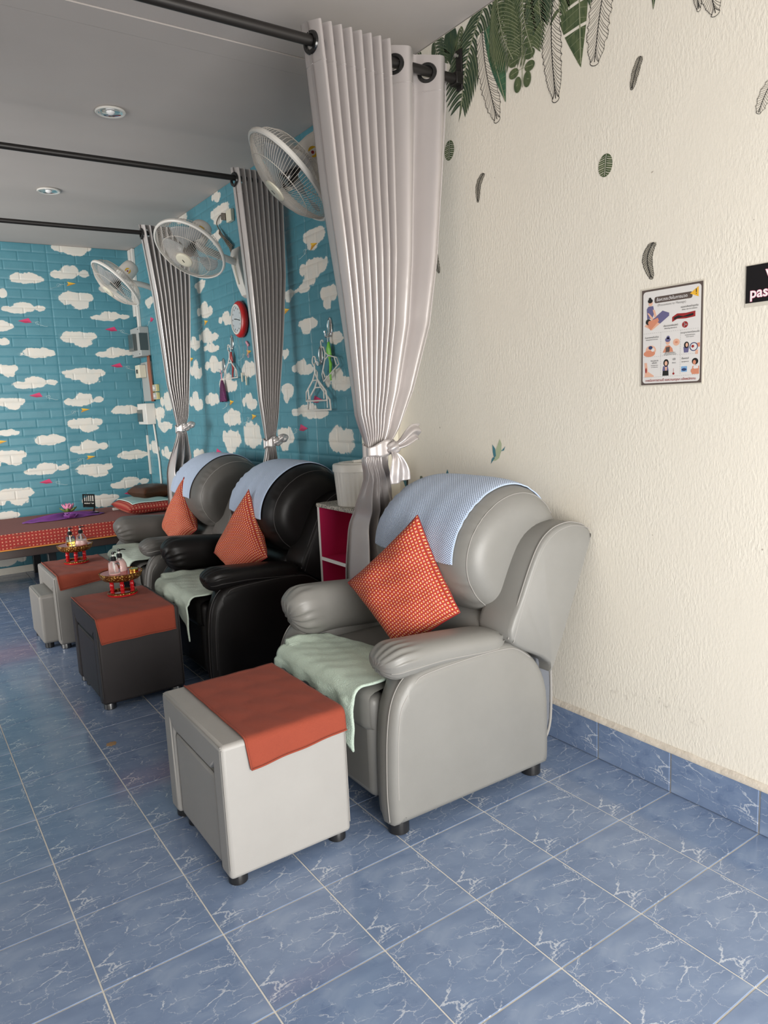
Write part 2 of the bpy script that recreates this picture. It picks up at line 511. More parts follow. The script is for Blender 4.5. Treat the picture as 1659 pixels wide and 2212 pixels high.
# ================================================================== SETTING
T = 0.305
LX, NY = -4.1, -2.2
fl = empty('floor', (0, 0, 0), kind='structure')
MB().box2((LX-.15, NY-.2, -.12), (.1, FY+.15, -.0018)).build('grout_bed', M['grout'], fl)
tile_me = None; cut_me = None
rest = MB()
g = .0019
for i in range(-14, 1):
    for j in range(-8, 20):
        x0, y0 = (i-1)*T, j*T
        x1 = x0+T
        if i == 0: x1 = WX-.001
        y1 = min(y0+T, FY); x0c = max(x0, LX)
        inview = (-6 <= i <= 0) and (-3 <= j <= 19)
        if inview and y0+T <= FY+.2:
            key = 'c' if i == 0 else 'f'
            me = cut_me if key == 'c' else tile_me
            if me is None:
                b = MB().box2((x0+g, y0+g, -.006), (x1-g, y0+T-g, 0))
                o = b.build('tile', M['tile'], fl, smooth=0)
                # origin at the tile's own corner so that every tile carries the same print
                me = o.data; me.transform(Matrix.Translation((-x0, -y0, 0)))
                o.location = (x0, y0, 0)
                md = o.modifiers.new('b', 'BEVEL'); md.width = .0012; md.segments = 1
                if key == 'c': cut_me = me
                else: tile_me = me
            else:
                o = bpy.data.objects.new('tile', me); COL.objects.link(o); o.parent = fl; o.location = (x0, y0, random.uniform(-.0004, .0002))
                md = o.modifiers.new('b', 'BEVEL'); md.width = .0012; md.segments = 1
        elif x1 > x0c+.02 and y1 > y0:
            rest.box2((x0c+g, y0+g, -.006), (x1-g, y1-g, 0))
tag(rest.build('tile_field', M['tile'], fl, smooth=0), kind='stuff')

ce = empty('ceiling', (0, 0, CH), kind='structure')
MB().box2((LX-.15, NY-.2, CH+.004), (.12, 1.845, CH+.12)).box2((LX-.15, 1.85, CH), (.12, 1.985, CH+.12)).box2((LX-.15, 1.99, CH+.002), (.12, FY+.15, CH+.12)).build('ceiling_board', M['ceiling'], ce, smooth=0)
wl = MB().box2((LX-.12, NY, 0), (LX, 2.3, CH)).box2((LX-.12, 4.9, 0), (LX, FY+.12, CH)).box2((LX-.12, 2.3, 2.3), (LX, 4.9, CH)).build('wall_left', M['plaster'], smooth=0)
tag(wl, kind='structure')
wn = MB().box2((LX-.12, NY-.12, 2.35), (.1, NY, CH)).box2((-.3, NY-.12, 0), (.1, NY, 2.35)).box2((LX-.12, NY-.12, 0), (LX+.2, NY, 2.35)).build('wall_front', M['plaster'], smooth=0)
tag(wn, kind='structure')
tag(MB().box2((-14, NY-9, -.16), (8, NY-.12, -.02)).box2((-14, NY-.12, -.16), (LX-.16, 12, -.02)).build('ground', M['pave'], smooth=0), kind='structure')

blk = empty('sky_blocker', (-2, -2.9, 2.36), 'plain canopy added over the open shop front behind the camera to cut sky light', 'blocker')  # unseen sheet added outside to keep sky light off the upper wall
MB().prism([(LX, NY-.12, 2.42), (LX, NY-.12, 2.48), (LX, NY-1.3, 2.30), (LX, NY-1.3, 2.24)], [(.1, NY-.12, 2.42), (.1, NY-.12, 2.48), (.1, NY-1.3, 2.30), (.1, NY-1.3, 2.24)]).build('blocker_sheet', M['grey'], blk, smooth=0)
wr = empty('wall_right', (WX, 2, 0), kind='structure')
MB().box2((WX, NY, 0), (WX+.12, FY+.12, CH)).build('plaster_face', M['plaster'], wr, smooth=0)
wf = empty('wall_far', (-2, FY, 0), kind='structure')
MB().box2((LX, FY, 0), (WX, FY+.12, CH)).build('plaster_face', M['plaster'], wf, smooth=0)
tr = MB().box2((WX-.07, 1.83, 0), (WX+.001, 2.05, CH)).build('trim_1', simple('pale_pillar_paint', (.80, .76, .64), .6), smooth=0)
tag(tr, kind='structure')

FAR = [(-0.557, 2.793, 0.199, 0.07, 'C'), (-0.939, 2.52, 0.155, 0.061, 'A'), (-0.579, 2.581, 0.168, 0.079, 'B'), (-1.134, 2.389, 0.043, 0.052, 'A'), (-0.983, 2.271, 0.18, 0.06, 'B'), (-0.561, 2.358, 0.182, 0.095, 'C'), (-0.27, 2.218, 0.179, 0.056, 'B'), (-1.18, 2.12, 0.114, 0.058, 'A'), (-0.571, 2.025, 0.183, 0.089, 'C'), (-1.173, 1.991, 0.059, 0.041, 'A'), (-0.912, 1.896, 0.161, 0.058, 'A'), (-0.258, 1.894, 0.181, 0.061, 'B'), (-1.178, 1.754, 0.109, 0.071, 'C'), (-0.551, 1.7, 0.204, 0.091, 'C'), (-0.963, 1.641, 0.19, 0.067, 'B'), (-0.574, 1.479, 0.173, 0.076, 'B'), (-1.176, 1.478, 0.133, 0.066, 'C'), (-0.212, 1.374, 0.151, 0.058, 'A'), (-0.59, 1.263, 0.174, 0.086, 'C'), (-1.216, 1.225, 0.1, 0.039, 'A'), (-0.907, 1.143, 0.158, 0.06, 'A'), (-0.568, 1.055, 0.175, 0.08, 'B'), (-1.228, 1.018, 0.145, 0.085, 'C'), (-0.194, 0.954, 0.162, 0.06, 'A'), (-0.946, 0.888, 0.194, 0.069, 'B'), (-0.558, 0.846, 0.195, 0.084, 'C'), (-0.239, 0.695, 0.186, 0.069, 'B'), (-1.232, 0.684, 0.174, 0.098, 'C'), (-0.531, 0.559, 0.191, 0.079, 'C'), (-1.306, 0.518, 0.11, 0.049, 'A'), (-0.276, 2.462, 0.1, 0.05, 'A'),
       (-1.0, .2, .18, .06, 'B'), (-.5, .2, .18, .06, 'A'), (-1.35, .12, .16, .07, 'B')]
RIGHT = [(3.847, 2.781, 0.085, 0.061), (3.795, 2.663, 0.188, 0.079), (4.52, 2.785, 0.134, 0.048), (4.268, 2.253, 0.126, 0.059), (2.528, 2.254, 0.151, 0.072), (2.564, 2.088, 0.183, 0.089), (2.869, 1.993, 0.08, 0.048), (2.708, 2.003, 0.099, 0.03), (2.41, 1.93, 0.103, 0.08), (2.658, 1.8, 0.138, 0.058), (4.223, 2.068, 0.165, 0.079), (3.823, 1.967, 0.158, 0.061), (4.222, 1.883, 0.233, 0.07), (4.155, 1.795, 0.163, 0.05), (4.499, 1.855, 0.135, 0.074), (2.962, 1.664, 0.056, 0.042), (2.765, 1.567, 0.136, 0.061), (2.36, 1.701, 0.087, 0.044), (4.126, 1.669, 0.188, 0.081), (3.505, 1.602, 0.134, 0.074), (4.502, 1.649, 0.137, 0.096), (3.886, 1.524, 0.176, 0.089), (2.369, 1.475, 0.145, 0.083), (2.967, 1.434, 0.093, 0.077), (4.559, 1.409, 0.155, 0.099), (4.208, 1.422, 0.167, 0.063), (3.543, 1.386, 0.125, 0.076), (5.275, 1.424, 0.188, 0.109), (5.373, 1.214, 0.23, 0.063), (2.711, 1.31, 0.231, 0.058), (3.843, 1.282, 0.186, 0.081), (3.535, 1.165, 0.181, 0.116), (3.888, 1.119, 0.202, 0.113), (2.358, 1.152, 0.161, 0.101), (5.501, 1.328, 0.179, 0.088), (5.402, 0.973, 0.157, 0.077), (5.764, 1.013, 0.171, 0.081), (4.579, 0.991, 0.158, 0.069), (3.026, 1.155, 0.134, 0.097), (3.888, 2.525, 0.123, 0.054),
         (2.35, 2.74, .15, .09), (2.75, 2.6, .12, .06), (3.3, 2.72, .14, .06), (3.1, 2.3, .12, .06), (5.1, 2.6, .14, .07), (4.9, 2.2, .15, .07), (5.5, 2.3, .15, .06), (5.0, 1.8, .15, .06), (2.8, .9, .18, .08), (3.6, .8, .18, .08), (4.6, .7, .18, .08), (2.3, .7, .18, .08), (5.2, .6, .18, .08)]
LOBES = {'A': [(0, -.1, 1., .75), (-.35, .15, .5, .7), (.2, .2, .55, .75), (.6, 0, .38, .6)],
         'B': [(-.25, -.2, .8, .6), (-.1, .25, .42, .75), (.15, .15, .4, .8), (.7, .05, .32, .5), (-.7, -.15, .35, .5)],
         'C': [(0, .25, 1., .5), (-.3, .1, .6, .7), (.2, -.35, .55, .65), (.62, .2, .35, .5)]}
def field(S, Z, clouds):
    F = np.full(S.shape, -1.2)
    for c in clouds:
        kind = c[4] if len(c) > 4 else 'ABC'[int(c[0]*97) % 3]
        for (ox, oz, a, b) in LOBES[kind]:
            d = 1-(((S-c[0])/c[2]-ox)/a)**2-(((Z-c[1])/c[3]-oz)/b)**2
            F = np.maximum(F, d)
    return np.clip(F, -1.2, .9)
BW, BH = .235, .0772
def wall_panel(parent, s0, s1, z0, z1, clouds, mapf, res=.016, flip=False, lift=0.):
    def axis(a, b, step, off):
        xs = {round(a, 5), round(b, 5)}
        k = math.floor((a-off)/step)
        while off+k*step < b+step:
            p = off+k*step
            for q in (p-.003, p, p+.003): 
                if a < q < b: xs.add(round(q, 5))
            n = max(1, int(step/res))
            for i in range(1, n):
                q = p+step*i/n
                if a < q < b: xs.add(round(q, 5))
            k += 1
        return np.array(sorted(xs))
    zs = axis(z0, z1, BH, z0)
    ss = axis(s0, s1, BW/2, s0)
    S, Z = np.meshgrid(ss, zs)
    row = np.floor((Z-z0+1e-6)/BH)
    off = np.where(row % 2 == 0, 0, BW/2)
    fs_ = np.abs(((S-s0+off)/BW+.5) % 1-.5)*BW
    fz_ = np.abs(((Z-z0)/BH+.5) % 1-.5)*BH
    d = np.minimum(fs_, fz_)
    h = .0022*np.clip(d/.003, 0, 1)
    edge = np.minimum.reduce([S-s0, s1-S, Z-z0, z1-Z])
    h = h*np.clip(edge/.002, 0, 1)+.0015+lift
    F = field(S, Z, clouds)
    P = mapf(S.ravel(), h.ravel(), Z.ravel())
    W_, H_ = len(ss), len(zs)
    idx = np.arange(W_*H_).reshape(H_, W_)
    q = np.stack([idx[:-1, :-1], idx[:-1, 1:], idx[1:, 1:], idx[1:, :-1]], -1).reshape(-1, 4)
    if flip: q = q[:, ::-1]
    org = ORG[parent]
    me = bpy.data.meshes.new('wallpaper_panel')
    me.from_pydata((P-np.array(org)).tolist(), [], q.tolist())
    me.materials.append(M['wallpaper'])
    at = me.attributes.new('cloud', 'FLOAT', 'POINT'); at.data.foreach_set('value', F.ravel().astype(np.float32))
    me.polygons.foreach_set('use_smooth', [True]*len(me.polygons))
    o = bpy.data.objects.new('wallpaper_panel', me); COL.objects.link(o); o.parent = parent
    ORG[o] = org
    return o
mapfar = lambda S, h, Z: np.stack([S, FY-h, Z], 1)
mapright = lambda S, h, Z: np.stack([WX-h, S, Z], 1)
strips = [(-.755, WX-.004), (-1.455, -.755), (-2.155, -1.455), (-2.855, -2.155), (-3.5, -2.855), (LX, -3.5)]
zr = [.06, .49, 1.255, 2.045, CH]
rnd = random.Random(3)
for k, (a, b) in enumerate(strips):
    cl = [c for c in FAR if a <= c[0] <= b]
    if k > 1:
        cl = [(rnd.uniform(a+.15, b-.15), .1+.2*i+rnd.uniform(-.03, .03), .17, .07, 'ABC'[i % 3]) for i in range(14)]
    if k == 1: cl += [(-1.4, .3+.33*i, .1, .06, 'B') for i in range(8) if i not in (0, 3)]
    zz = zr if k < 2 else [.06, 1.255, CH]
    for z0, z1 in zip(zz, zz[1:]):
        wall_panel(wf, a, b, z0, z1, cl, mapfar, res=.013 if k < 2 else .05, lift=.0006*(k % 2))
ys = [2.05, 2.63, 3.15, 3.675, 4.38, 5.08, FY-.004]
for k, (a, b) in enumerate(zip(ys, ys[1:])):
    for z0, z1 in zip([.15, .6, 1.31, 2.045], [.6, 1.31, 2.045, CH]):
        wall_panel(wr, a, b, z0, z1, [c for c in RIGHT if a-.12 <= c[0] <= b+.12], mapright, res=.017, flip=True, lift=.0006*(k % 2))

# printed paper planes and their looping trails, part of the wallpaper
def kite(parent, P, kind, mp, mirror=1):
    b = MB()
    e = .0046
    q = lambda a, c, h=0: tuple(mp(np.array([P[0]+mirror*a]), np.array([e+h]), np.array([P[1]+c]))[0])
    if kind == 'p':
        b.prism([q(-.055, -.003), q(.03, .022), q(.052, -.016), q(.0, -.02)], [q(-.055, -.003, .0006), q(.03, .022, .0006), q(.052, -.016, .0006), q(.0, -.02, .0006)], 0)
        b.poly([q(-.055, -.003, .0009), q(.02, -.004, .0009), q(.052, -.016, .0009), q(0, -.02, .0009)], 1)
    else:
        b.prism([q(.045, .006), q(-.028, .018), q(-.02, .002), q(-.035, -.02)], [q(.045, .006, .0006), q(-.028, .018, .0006), q(-.02, .002, .0006), q(-.035, -.02, .0006)], 0)
        b.poly([q(.045, .006, .0009), q(-.02, .002, .0009), q(-.035, -.02, .0009)], 1)
    s_ = 1 if kind == 'p' else -1
    tr_ = []
    for i in range(33):
        t = i/32
        x = .055+.13*t; y = -.012-.03*t+.008*sin(6*t)
        if .35 < t < .68:
            a = (t-.35)/.33*2*PI; x = .10+.02*sin(a)+.02*(t-.35); y = -.03+.012*(1-cos(a))
        tr_.append(q(s_*x*.95, y if kind == 'p' else y+.004, -.0002))
    b.tube(tr_, .0012, 3, 2, caps=False)
    mats = [M['kitepink'], M['kitedark'], M['trail']] if kind == 'p' else [M['kiteyel'], M['kiteyd'], M['trail']]
    b.build('paper_plane_print', mats, parent, smooth=0, recalc=False)
for p, k in [((-0.984, 2.168), 'p'), ((-0.274, 2.108), 'p'), ((-0.256, 1.783), 'p'), ((-0.966, 1.537), 'p'), ((-0.967, 0.779), 'p'), ((-0.252, 0.601), 'p'), ((-0.582, 2.49), 'y'), ((-0.577, 1.39), 'y'), ((-0.571, 0.962), 'y'), ((-1.279, 1.15), 'y')]:
    kite(wf, p, k, mapfar)
for p, k in [((2.548, 2.213), 'y'), ((2.917, 1.91), 'y'), ((4.213, 1.985), 'y'), ((4.581, 1.742), 'y'), ((3.848, 1.391), 'y'), ((3.486, 1.288), 'y'), ((3.496, 1.713), 'y'), ((2.793, 1.219), 'p'), ((2.601, 1.382), 'p'), ((4.163, 1.033), 'p'), ((5.478, 2.151), 'p')]:
    kite(wr, p, k, mapright, -1 if k == 'y' else 1)

# tiled skirting with its strip of mortar
sk = empty('baseboard_right', (WX, 0, 0), kind='structure')
me = None
for j in range(-7, 20):
    y0 = j*T; 
    if 1.8 < y0 < 2.05 or y0+T > FY or 1.525 <= y0 < 1.83: continue
    if me is None:
        o = MB().box2((WX-.012, y0+.003, .002), (WX-.001, y0+T-.003, .143)).build('tile', M['tile_up'], sk, smooth=0)
        me = o.data; me.transform(Matrix.Translation((0, -y0, 0))); o.location = (0, y0, 0)
    else:
        o = bpy.data.objects.new('tile', me); COL.objects.link(o); o.parent = sk; o.location = (0, y0, 0)
    md = o.modifiers.new('b', 'BEVEL'); md.width = .0015; md.segments = 1
b = MB()
b.box2((WX-.007, NY, .0), (WX, 1.83, .142))
b.build('joint_mortar', M['grout'], sk, smooth=0)
def mort(u, v):
    y = NY+u*(1.83-NY)
    k = .002*sin(y*31)+.0015*sin(y*83+1)
    prof = [(.000, .143), (.012, .1425), (.0125+k*.3, .149), (.007, .157+k), (.0015, .163+k), (0, .164)]
    a = prof[int(round(v*5))]
    return (WX-a[0]-.0002, y, a[1])
MB().grid(mort, 200, 5).build('mortar_cap', M['mortar'], sk, smooth=60)

# ================================================================== CEILING LAMPS
def downlight(x, y, label):
    t = empty('downlight', (x, y, CH), label, 'ceiling lamp')
    R = .072
    MB().lathe([(R*.80, 0), (R*.98, -.001), (R, -.006), (R*.94, -.010), (R*.80, -.008), (R*.78, 0)], (x, y, CH), 40, caps=False).build('trim_ring', M['white'], t)
    MB().lathe([(R*.80, -.007), (R*.74, -.004), (R*.6, -.0022), (R*.3, -.0012), (.001, -.001)], (x, y, CH), 40, caps=False).build('reflector', M['chrome'], t)
    MB().lathe([(.001, -.018), (.012, -.016), (.019, -.010), (.021, -.003), (.016, -.001)], (x, y, CH), 20, caps=False).build('bulb', M['bulb'], t)
downlight(-.996, 2.771, 'round recessed downlight nearer the front, between the first two black rods')
downlight(-1.017, 4.256, 'round recessed downlight further back, between the second and third black rods')

# ================================================================== CURTAIN RODS
def rod(y, z, label, x0=-3.95, r=.017):
    t = empty('curtain_rod', (WX, y, z), label, 'curtain rod')
    MB().tube([(x0, y, z), (-2.6, y, z+.002), (-1.4, y, z), (WX-.012, y, z)], r, 16).build('pole', M['iron'], t)
    b = MB().box((WX-.006, y-.004, z+.035), (.010, .034, .15)).box((WX-.022, y, z), (.03, .045, .045))
    b.build('wall_bracket', M['iron'], t, bevel=.003)
    MB().lathe([(.001, -.012), (.008, -.011), (.009, -.003), (.004, 0), (.004, .006)], (WX-.014, y-.004, z+.085), 10, mat=Matrix.Rotation(PI/2, 3, 'Y')).build('screw', M['chrome'], t)
    if x0 > -4: MB().box((x0-.02, y, z+.06), (.04, .04, .30)).build('ceiling_hanger', M['iron'], t, bevel=.003)
    return t
rod(1.30, 2.607, 'thick black curtain rod nearest the camera, carrying the large silver curtain', r=.018)
rod(2.85, 2.605, 'black curtain rod in the middle of the three, below the front downlight', r=.015)
rod(4.30, 2.605, 'black curtain rod furthest back, near the cloud papered end wall', r=.015)

# ================================================================== CURTAINS
def curtain(y0, ztop, zbot, ztie, L, R, folds, label, mat, amp, rings, seed=0, nofs=None, tiedir=1, tails=True, rodz=2.607, shift=.20):
    t = empty('curtain', (-.3, y0, zbot), label, 'curtain')
    g_ = nofs or (lambda u: u)
    def Ax(z):
        if z > ztie: return .4+.6*sm((z-ztie)/(ztop-ztie)*1.5)
        return .4+.6*sm((ztie-z)/.55)
    def yc(z): return y0+shift*sm((ztie-.04-z)/.32)
    def fn(u, v):
        z = zbot+(ztop-zbot)*v
        l, r = interp(L, z), interp(R, z)
        n = folds(u)
        ph = 2*PI*n+.35*sin(3*v+seed)*(1-abs(2*u-1))
        s_ = sin(ph)
        w_ = s_*(1-.22*(1-s_*s_))
        kb = sm((ztie-.04-z)/.22)
        w_ = w_*(1-kb)+1.5*kb*sin(2*PI*n*.30+.9)
        A = amp(u)*Ax(z)
        x = l+(r-l)*(g_(u)) + .18*(r-l)*amp(u)*0
        # pleats lean over each other a little so that the folds read as rolls
        x += .30*A*cos(ph)*min(1, (r-l)/.3)*.5*(1-kb)
        y = yc(z)+A*w_
        if z > ztie: y += -.01*sin(PI*(z-ztie)/(ztop-ztie))
        if abs(z-ztie) < .10: y = yc(z)+(y-yc(z))*(.55+.45*abs(z-ztie)/.10)
        zz = z
        if v > .999: zz += .008*s_
        zz = min(zz, ztop+.01)
        return (x, y, zz)
    holes = []
    ringobjs = []
    for u in rings:
        vv = (rodz-zbot)/(ztop-zbot)
        a = Vector(fn(u-.004, vv)); c = Vector(fn(u+.004, vv)); p = (a+c)/2
        p.y = y0+(p.y-y0)*.25
        tn = (c-a); tn.z = 0; tn.normalize()
        nrm = Vector((-tn.y, tn.x, 0))
        rot = nrm.to_track_quat('Z', 'Y').to_matrix()
        holes.append((Vector((p.x, p.y, rodz-.006)), tn)); ringobjs.append((p, rot))
    def skip(c):
        for hc, tn in holes:
            d = c-hc; d2 = Vector((d.dot(tn), 0, d.z))
            if d2.length < .024 and abs(c.x-hc.x) < .05: return True
        return False
    NU = 260
    o = MB().grid(fn, NU, 90, skip=skip, uv=lambda u, v: (u*1.3, v*2.6)).build('drape', mat, t, smooth=180, recalc=False)
    # stitched header band: a thin seam tube across the folds
    vs_ = (ztop-.135-zbot)/(ztop-zbot)
    MB().tube([Vector(fn(i/200, vs_))+Vector((0, -.0012, 0)) for i in range(201)], .0012, 4).build('header_seam', mat, t, smooth=180)
    for p, rot in ringobjs:
        MB().lathe([(.023, -.004), (.026, -.007), (.036, -.006), (.039, 0), (.036, .006), (.026, .007), (.023, .004), (.023, -.004)], (p.x, p.y, rodz-.006), 28, mat=rot, caps=False).build('grommet', M['black'], t)
    # tie band
    l, r = interp(L, ztie), interp(R, ztie)
    cx, hw = (l+r)/2, (r-l)/2+.012
    hy = .045
    def band(u, v):
        a = 2*PI*u; w_ = (v-.5)*.05
        s_ = 1+.05*sin(9*a)
        return (cx+hw*cos(a)*s_, y0+hy*sin(a)*s_, ztie+w_*(1+.3*sin(3*a))+.012*cos(a)*tiedir)
    tb = MB().grid(band, 60, 6, cu=True).build('tieback', mat, t, smooth=180, solid=.004)
    kx = cx+hw*.55*tiedir; ky = y0-hy-.01
    def knot(u, v):
        a, b_ = 2*PI*u, PI*v
        s_ = 1+.14*sin(3*a+5*b_)
        return (kx+.028*cos(a)*sin(b_)*s_, ky+.02*sin(a)*sin(b_)*s_, ztie+.024*cos(b_)*s_)
    MB().grid(knot, 24, 14, cu=True).build('knot', mat, tb, smooth=180)
    if tails:
        def tail(path, w0, w1, ph):
            P = spline(path, 6)
            def f(u, v):
                k = v*(len(P)-1); i = min(int(k), len(P)-2); q = P[i].lerp(P[i+1], k-i)
                d = (P[min(i+1, len(P)-1)]-P[max(i-1, 0)]).normalized()
                side = Vector((0, -.35, 0)).cross(d)+Vector((0, 0, 0))
                side = d.cross(Vector((0, 1, 0))).normalized()
                w_ = w0+(w1-w0)*sm(v*1.3)
                return q+side*w_*(u-.5)+Vector((0, -.010*sin(2*PI*u*1.5+ph+3*v), 0))
            return MB().grid(f, 14, 26).build('tie_tail', mat, tb, smooth=180, solid=.0015)
        tail([(kx, ky, ztie), (kx+.04*tiedir, ky-.012, ztie+.02), (kx+.09*tiedir, ky-.015, ztie+.055), (kx+.125*tiedir, ky-.005, ztie+.055)], .02, .062, 0)
        tail([(kx-.01, ky-.002, ztie-.005), (kx+.0, ky-.02, ztie-.04), (kx+.01, ky-.018, ztie-.09), (kx+.018, ky-.012, ztie-.135)], .02, .085, 2)
    else:
        def bun(u, v):
            a, b_ = 2*PI*u, PI*v
            s_ = 1+.18*sin(4*a+3*b_)
            return (kx+.03*tiedir+.03*cos(a)*sin(b_)*s_, ky-.012+.02*sin(a)*sin(b_)*s_, ztie+.018+.022*cos(b_)*s_)
        MB().grid(bun, 24, 14, cu=True).build('knot', mat, tb, smooth=180)
    return t
def folds1(u):
    return 8.27*u/.52 if u < .52 else 8.27+4.21*(u-.52)
curtain(1.30, 2.668, .07, 1.178,
        [(.07, -.535), (.63, -.525), (.9, -.500), (1.05, -.542), (1.10, -.565), (1.13, -.583), (1.178, -.555), (1.25, -.58), (1.305, -.598), (1.75, -.642), (2.134, -.686), (2.5, -.712), (2.668, -.725)],
        [(.07, -.27), (.6, -.285), (.9, -.30), (1.03, -.398), (1.1, -.452), (1.178, -.452), (1.24, -.395), (1.4, -.310), (1.657, -.212), (1.912, -.158), (2.2, -.118), (2.5, -.080), (2.668, -.066)],
        folds1, 'large silver satin curtain in front of the white wall, knotted with a fabric tie', M['satin'],
        lambda u: .052 if u < .5 else .052-.014*sm((u-.5)/.15), [.0314, .575, .813], tiedir=1)
curtain(2.85, 2.66, .25, 1.15,
        [(.25, -.30), (.9, -.285), (1.08, -.265), (1.15, -.257), (1.4, -.285), (1.823, -.30), (2.3, -.325), (2.66, -.345)],
        [(.25, -.14), (.9, -.17), (1.08, -.195), (1.15, -.200), (1.3, -.17), (1.7, -.118), (2.1, -.075), (2.66, -.052)],
        lambda u: 9*u, 'pewter satin curtain in the middle, tied beside the black recliner', M['satin2'], lambda u: .038, [.027], seed=1, tiedir=1, tails=False, rodz=2.605, shift=.09)
curtain(4.30, 2.66, .25, 1.225,
        [(.25, -.34), (.86, -.325), (1.1, -.31), (1.225, -.29), (1.546, -.34), (2.17, -.384), (2.66, -.437)],
        [(.25, -.13), (.7, -.14), (1.0, -.165), (1.12, -.21), (1.225, -.228), (1.302, -.20), (1.7, -.155), (2.281, -.107), (2.66, -.085)],
        lambda u: 9*u, 'pewter satin curtain furthest back, tied near the grey fuse boxes', M['satin2'], lambda u: .040, [.027], seed=2, tiedir=1, tails=False, rodz=2.605)

# ================================================================== RECLINERS
def make_recliner(label, lm, sm_, x_off=0., y_off=0., group=None):
    """near chair measured in place: panel x -.945..-.26, y .645..1.385"""
    O = Vector((-.6, 1.05, 0))
    t = empty('recliner', O, label, 'armchair', group)
    YN, YF = .645, 1.45
    outl = [(-.943, .058), (-.947, .14), (-.944, .25), (-.938, .34), (-.925, .42), (-.902, .475), (-.868, .512), (-.82, .530), (-.74, .537), (-.6, .540), (-.47, .535), (-.41, .520), (-.35, .478), (-.298, .42), (-.268, .355), (-.256, .28), (-.255, .15), (-.257, .075), (-.262, .048), (-.30, .045), (-.50, .046), (-.75, .049), (-.90, .051), (-.935, .052)]
    def side(y0, y1):
        # rounded slab: outline inset near both faces
        c = Vector((-.6, 0, .3))
        mb = MB()
        rings = []
        for yy, ins in ((0, .035), (.004, .014), (.016, .003), (.03, 0), (.5, -.003), (.97, 0), (.985, .004), (1, .022)):
            y = y0+(y1-y0)*yy if yy in (0, 1, .5) else (y0+yy*(1 if y1 > y0 else -1) if yy < .5 else y1-(1-yy)*(1 if y1 > y0 else -1))
            ring = []
            for x, z in outl:
                dx = ins if x < -.9 else (-ins if x > -.3 else 0)
                dz = -ins if z > .45 else (ins*.6 if z < .1 else 0)
                if x < -.9 and yy > .5: dx += .012
                ring.append((x+dx, y, z+dz))
            rings.append(spline(ring, 2, True))
        n = len(rings[0])
        vs = [p for r in rings for p in r]
        fs = [(i*n+k, i*n+(k+1) % n, (i+1)*n+(k+1) % n, (i+1)*n+k) for i in range(len(rings)-1) for k in range(n)]
        fs += [tuple(range(n-1, -1, -1)), tuple((len(rings)-1)*n+k for k in range(n))]
        mb.add(vs, fs)
        p = mb.build('side_panel', lm, t, smooth=50)
        sgn = 1 if y1 > y0 else -1
        seam = [(x+(.022 if x < -.86 else 0), y0+.0035*sgn, z-(.016 if z > .47 else 0)) for x, z in outl[1:13]]
        MB().tube(spline(seam, 5), .0022, 6).build('seam', sm_, p)
        seam = [(x-.002, y0+.030*sgn, z+.002) for x, z in outl[0:9]]
        MB().tube(spline(seam, 5), .0018, 6).build('seam', sm_, p)
        return p
    side(YN, YN+.125); side(YF, YF-.125)
    # padded armrests: cross-sections swept back to front
    def arm(yc, sgn, hh0, top0, L1=-.945):
        # sgn +1: inner side towards +y
        def sec(s, a):
            # s 0 rear .. 1 front ; a 0..1 around
            L0 = -.425
            x = L0+(L1-L0)*s
            e = 1-abs(2*s-1)**7
            e = max(0, e)**.42
            if s < .5: e = max(0, 1-((.5-s)/.5)**6)**.45
            hh = hh0+.008*sm((s-.5)*2)
            hw = .080+.008*sm((s-.55)*2.2)
            top = top0+.016*sm(s)-.022*(1-s)**2
            cz = top-hh
            th = 2*PI*a
            cs, sn = cos(th), sin(th)
            k = (abs(cs)**2.6+abs(sn)**2.6)**(-1/2.6)
            wr = 0
            if s > .70: wr = .0045*sin(th*15+1.3*sin(th*3))*sm((s-.70)/.2)*(1-.3*s)
            if s < .06: wr = .003*sin(th*13)
            y = yc+sgn*(hw*cs*k*e)
            z = cz+(hh*sn*k)*e+wr
            x += -.38*(z-cz-hh*.6)*sm((s-.62)/.38) if z < cz+hh*.6 else 0
            z -= .012*sm((s-.85)/.15)
            return Vector((x+wr*.6, y+wr*.5*cs, z))
        def fn(u, v):
            return sec(.002+.996*(sm(v)*.35+v*.65), u)
        b = MB().grid(fn, 96, 64, cu=True)
        n = 96
        b.f.append(tuple(range(n-1, -1, -1))); b.mi.append(0)
        b.f.append(tuple(64*n+k for k in range(n))); b.mi.append(0)
        p = b.build('arm_pad', lm, t, smooth=180)
        MB().tube([fn(.545, .06+.90*i/40)+Vector((0, 0, 0)) for i in range(41)], .0018, 6).build('seam', sm_, p)
        return p
    arm(YN+.080, 1, .047, .600, -.948); arm(YF-.080, -1, .094, .658, -.932)
    # seat cushion and front board
    YS0, YS1 = YN+.126, YF-.126
    def seat(u, v):
        a = 2*PI*u
        c_, s_ = cos(a), sin(a)
        k = (abs(c_)**7+abs(s_)**7)**(-1/7)
        w_ = (YS1-YS0)/2
        e = (1-abs(2*v-1)**9)**(1/4.)
        x = -.69+.26*c_*k*(.96+.04*e); z = .385+.078*s_*k*(.90+.10*e)
        return (x, (YS0+YS1)/2+w_*(2*v-1), z)
    b = MB().grid(seat, 64, 24, cu=True); b.build('seat', lm, t, smooth=180)
    MB().box2((-.937, YS0-.004, .085), (-.86, YS1+.004, .435)).build('front_board', lm, t, bevel=.03, seg=4)
    MB().box2((-.90, YS0+.01, .12), (-.26, YS1-.01, .31)).build('base_frame', lm, t, bevel=.01)
    # back shell with two wings
    A = [(-.449, .548), (-.391, .687), (-.312, .834), (-.243, .893), (-.161, .910), (-.098, .899), (-.066, .886), (-.048, .868), (-.043, .848), (-.052, .815), (-.237, .412), (-.262, .420), (-.30, .450)]
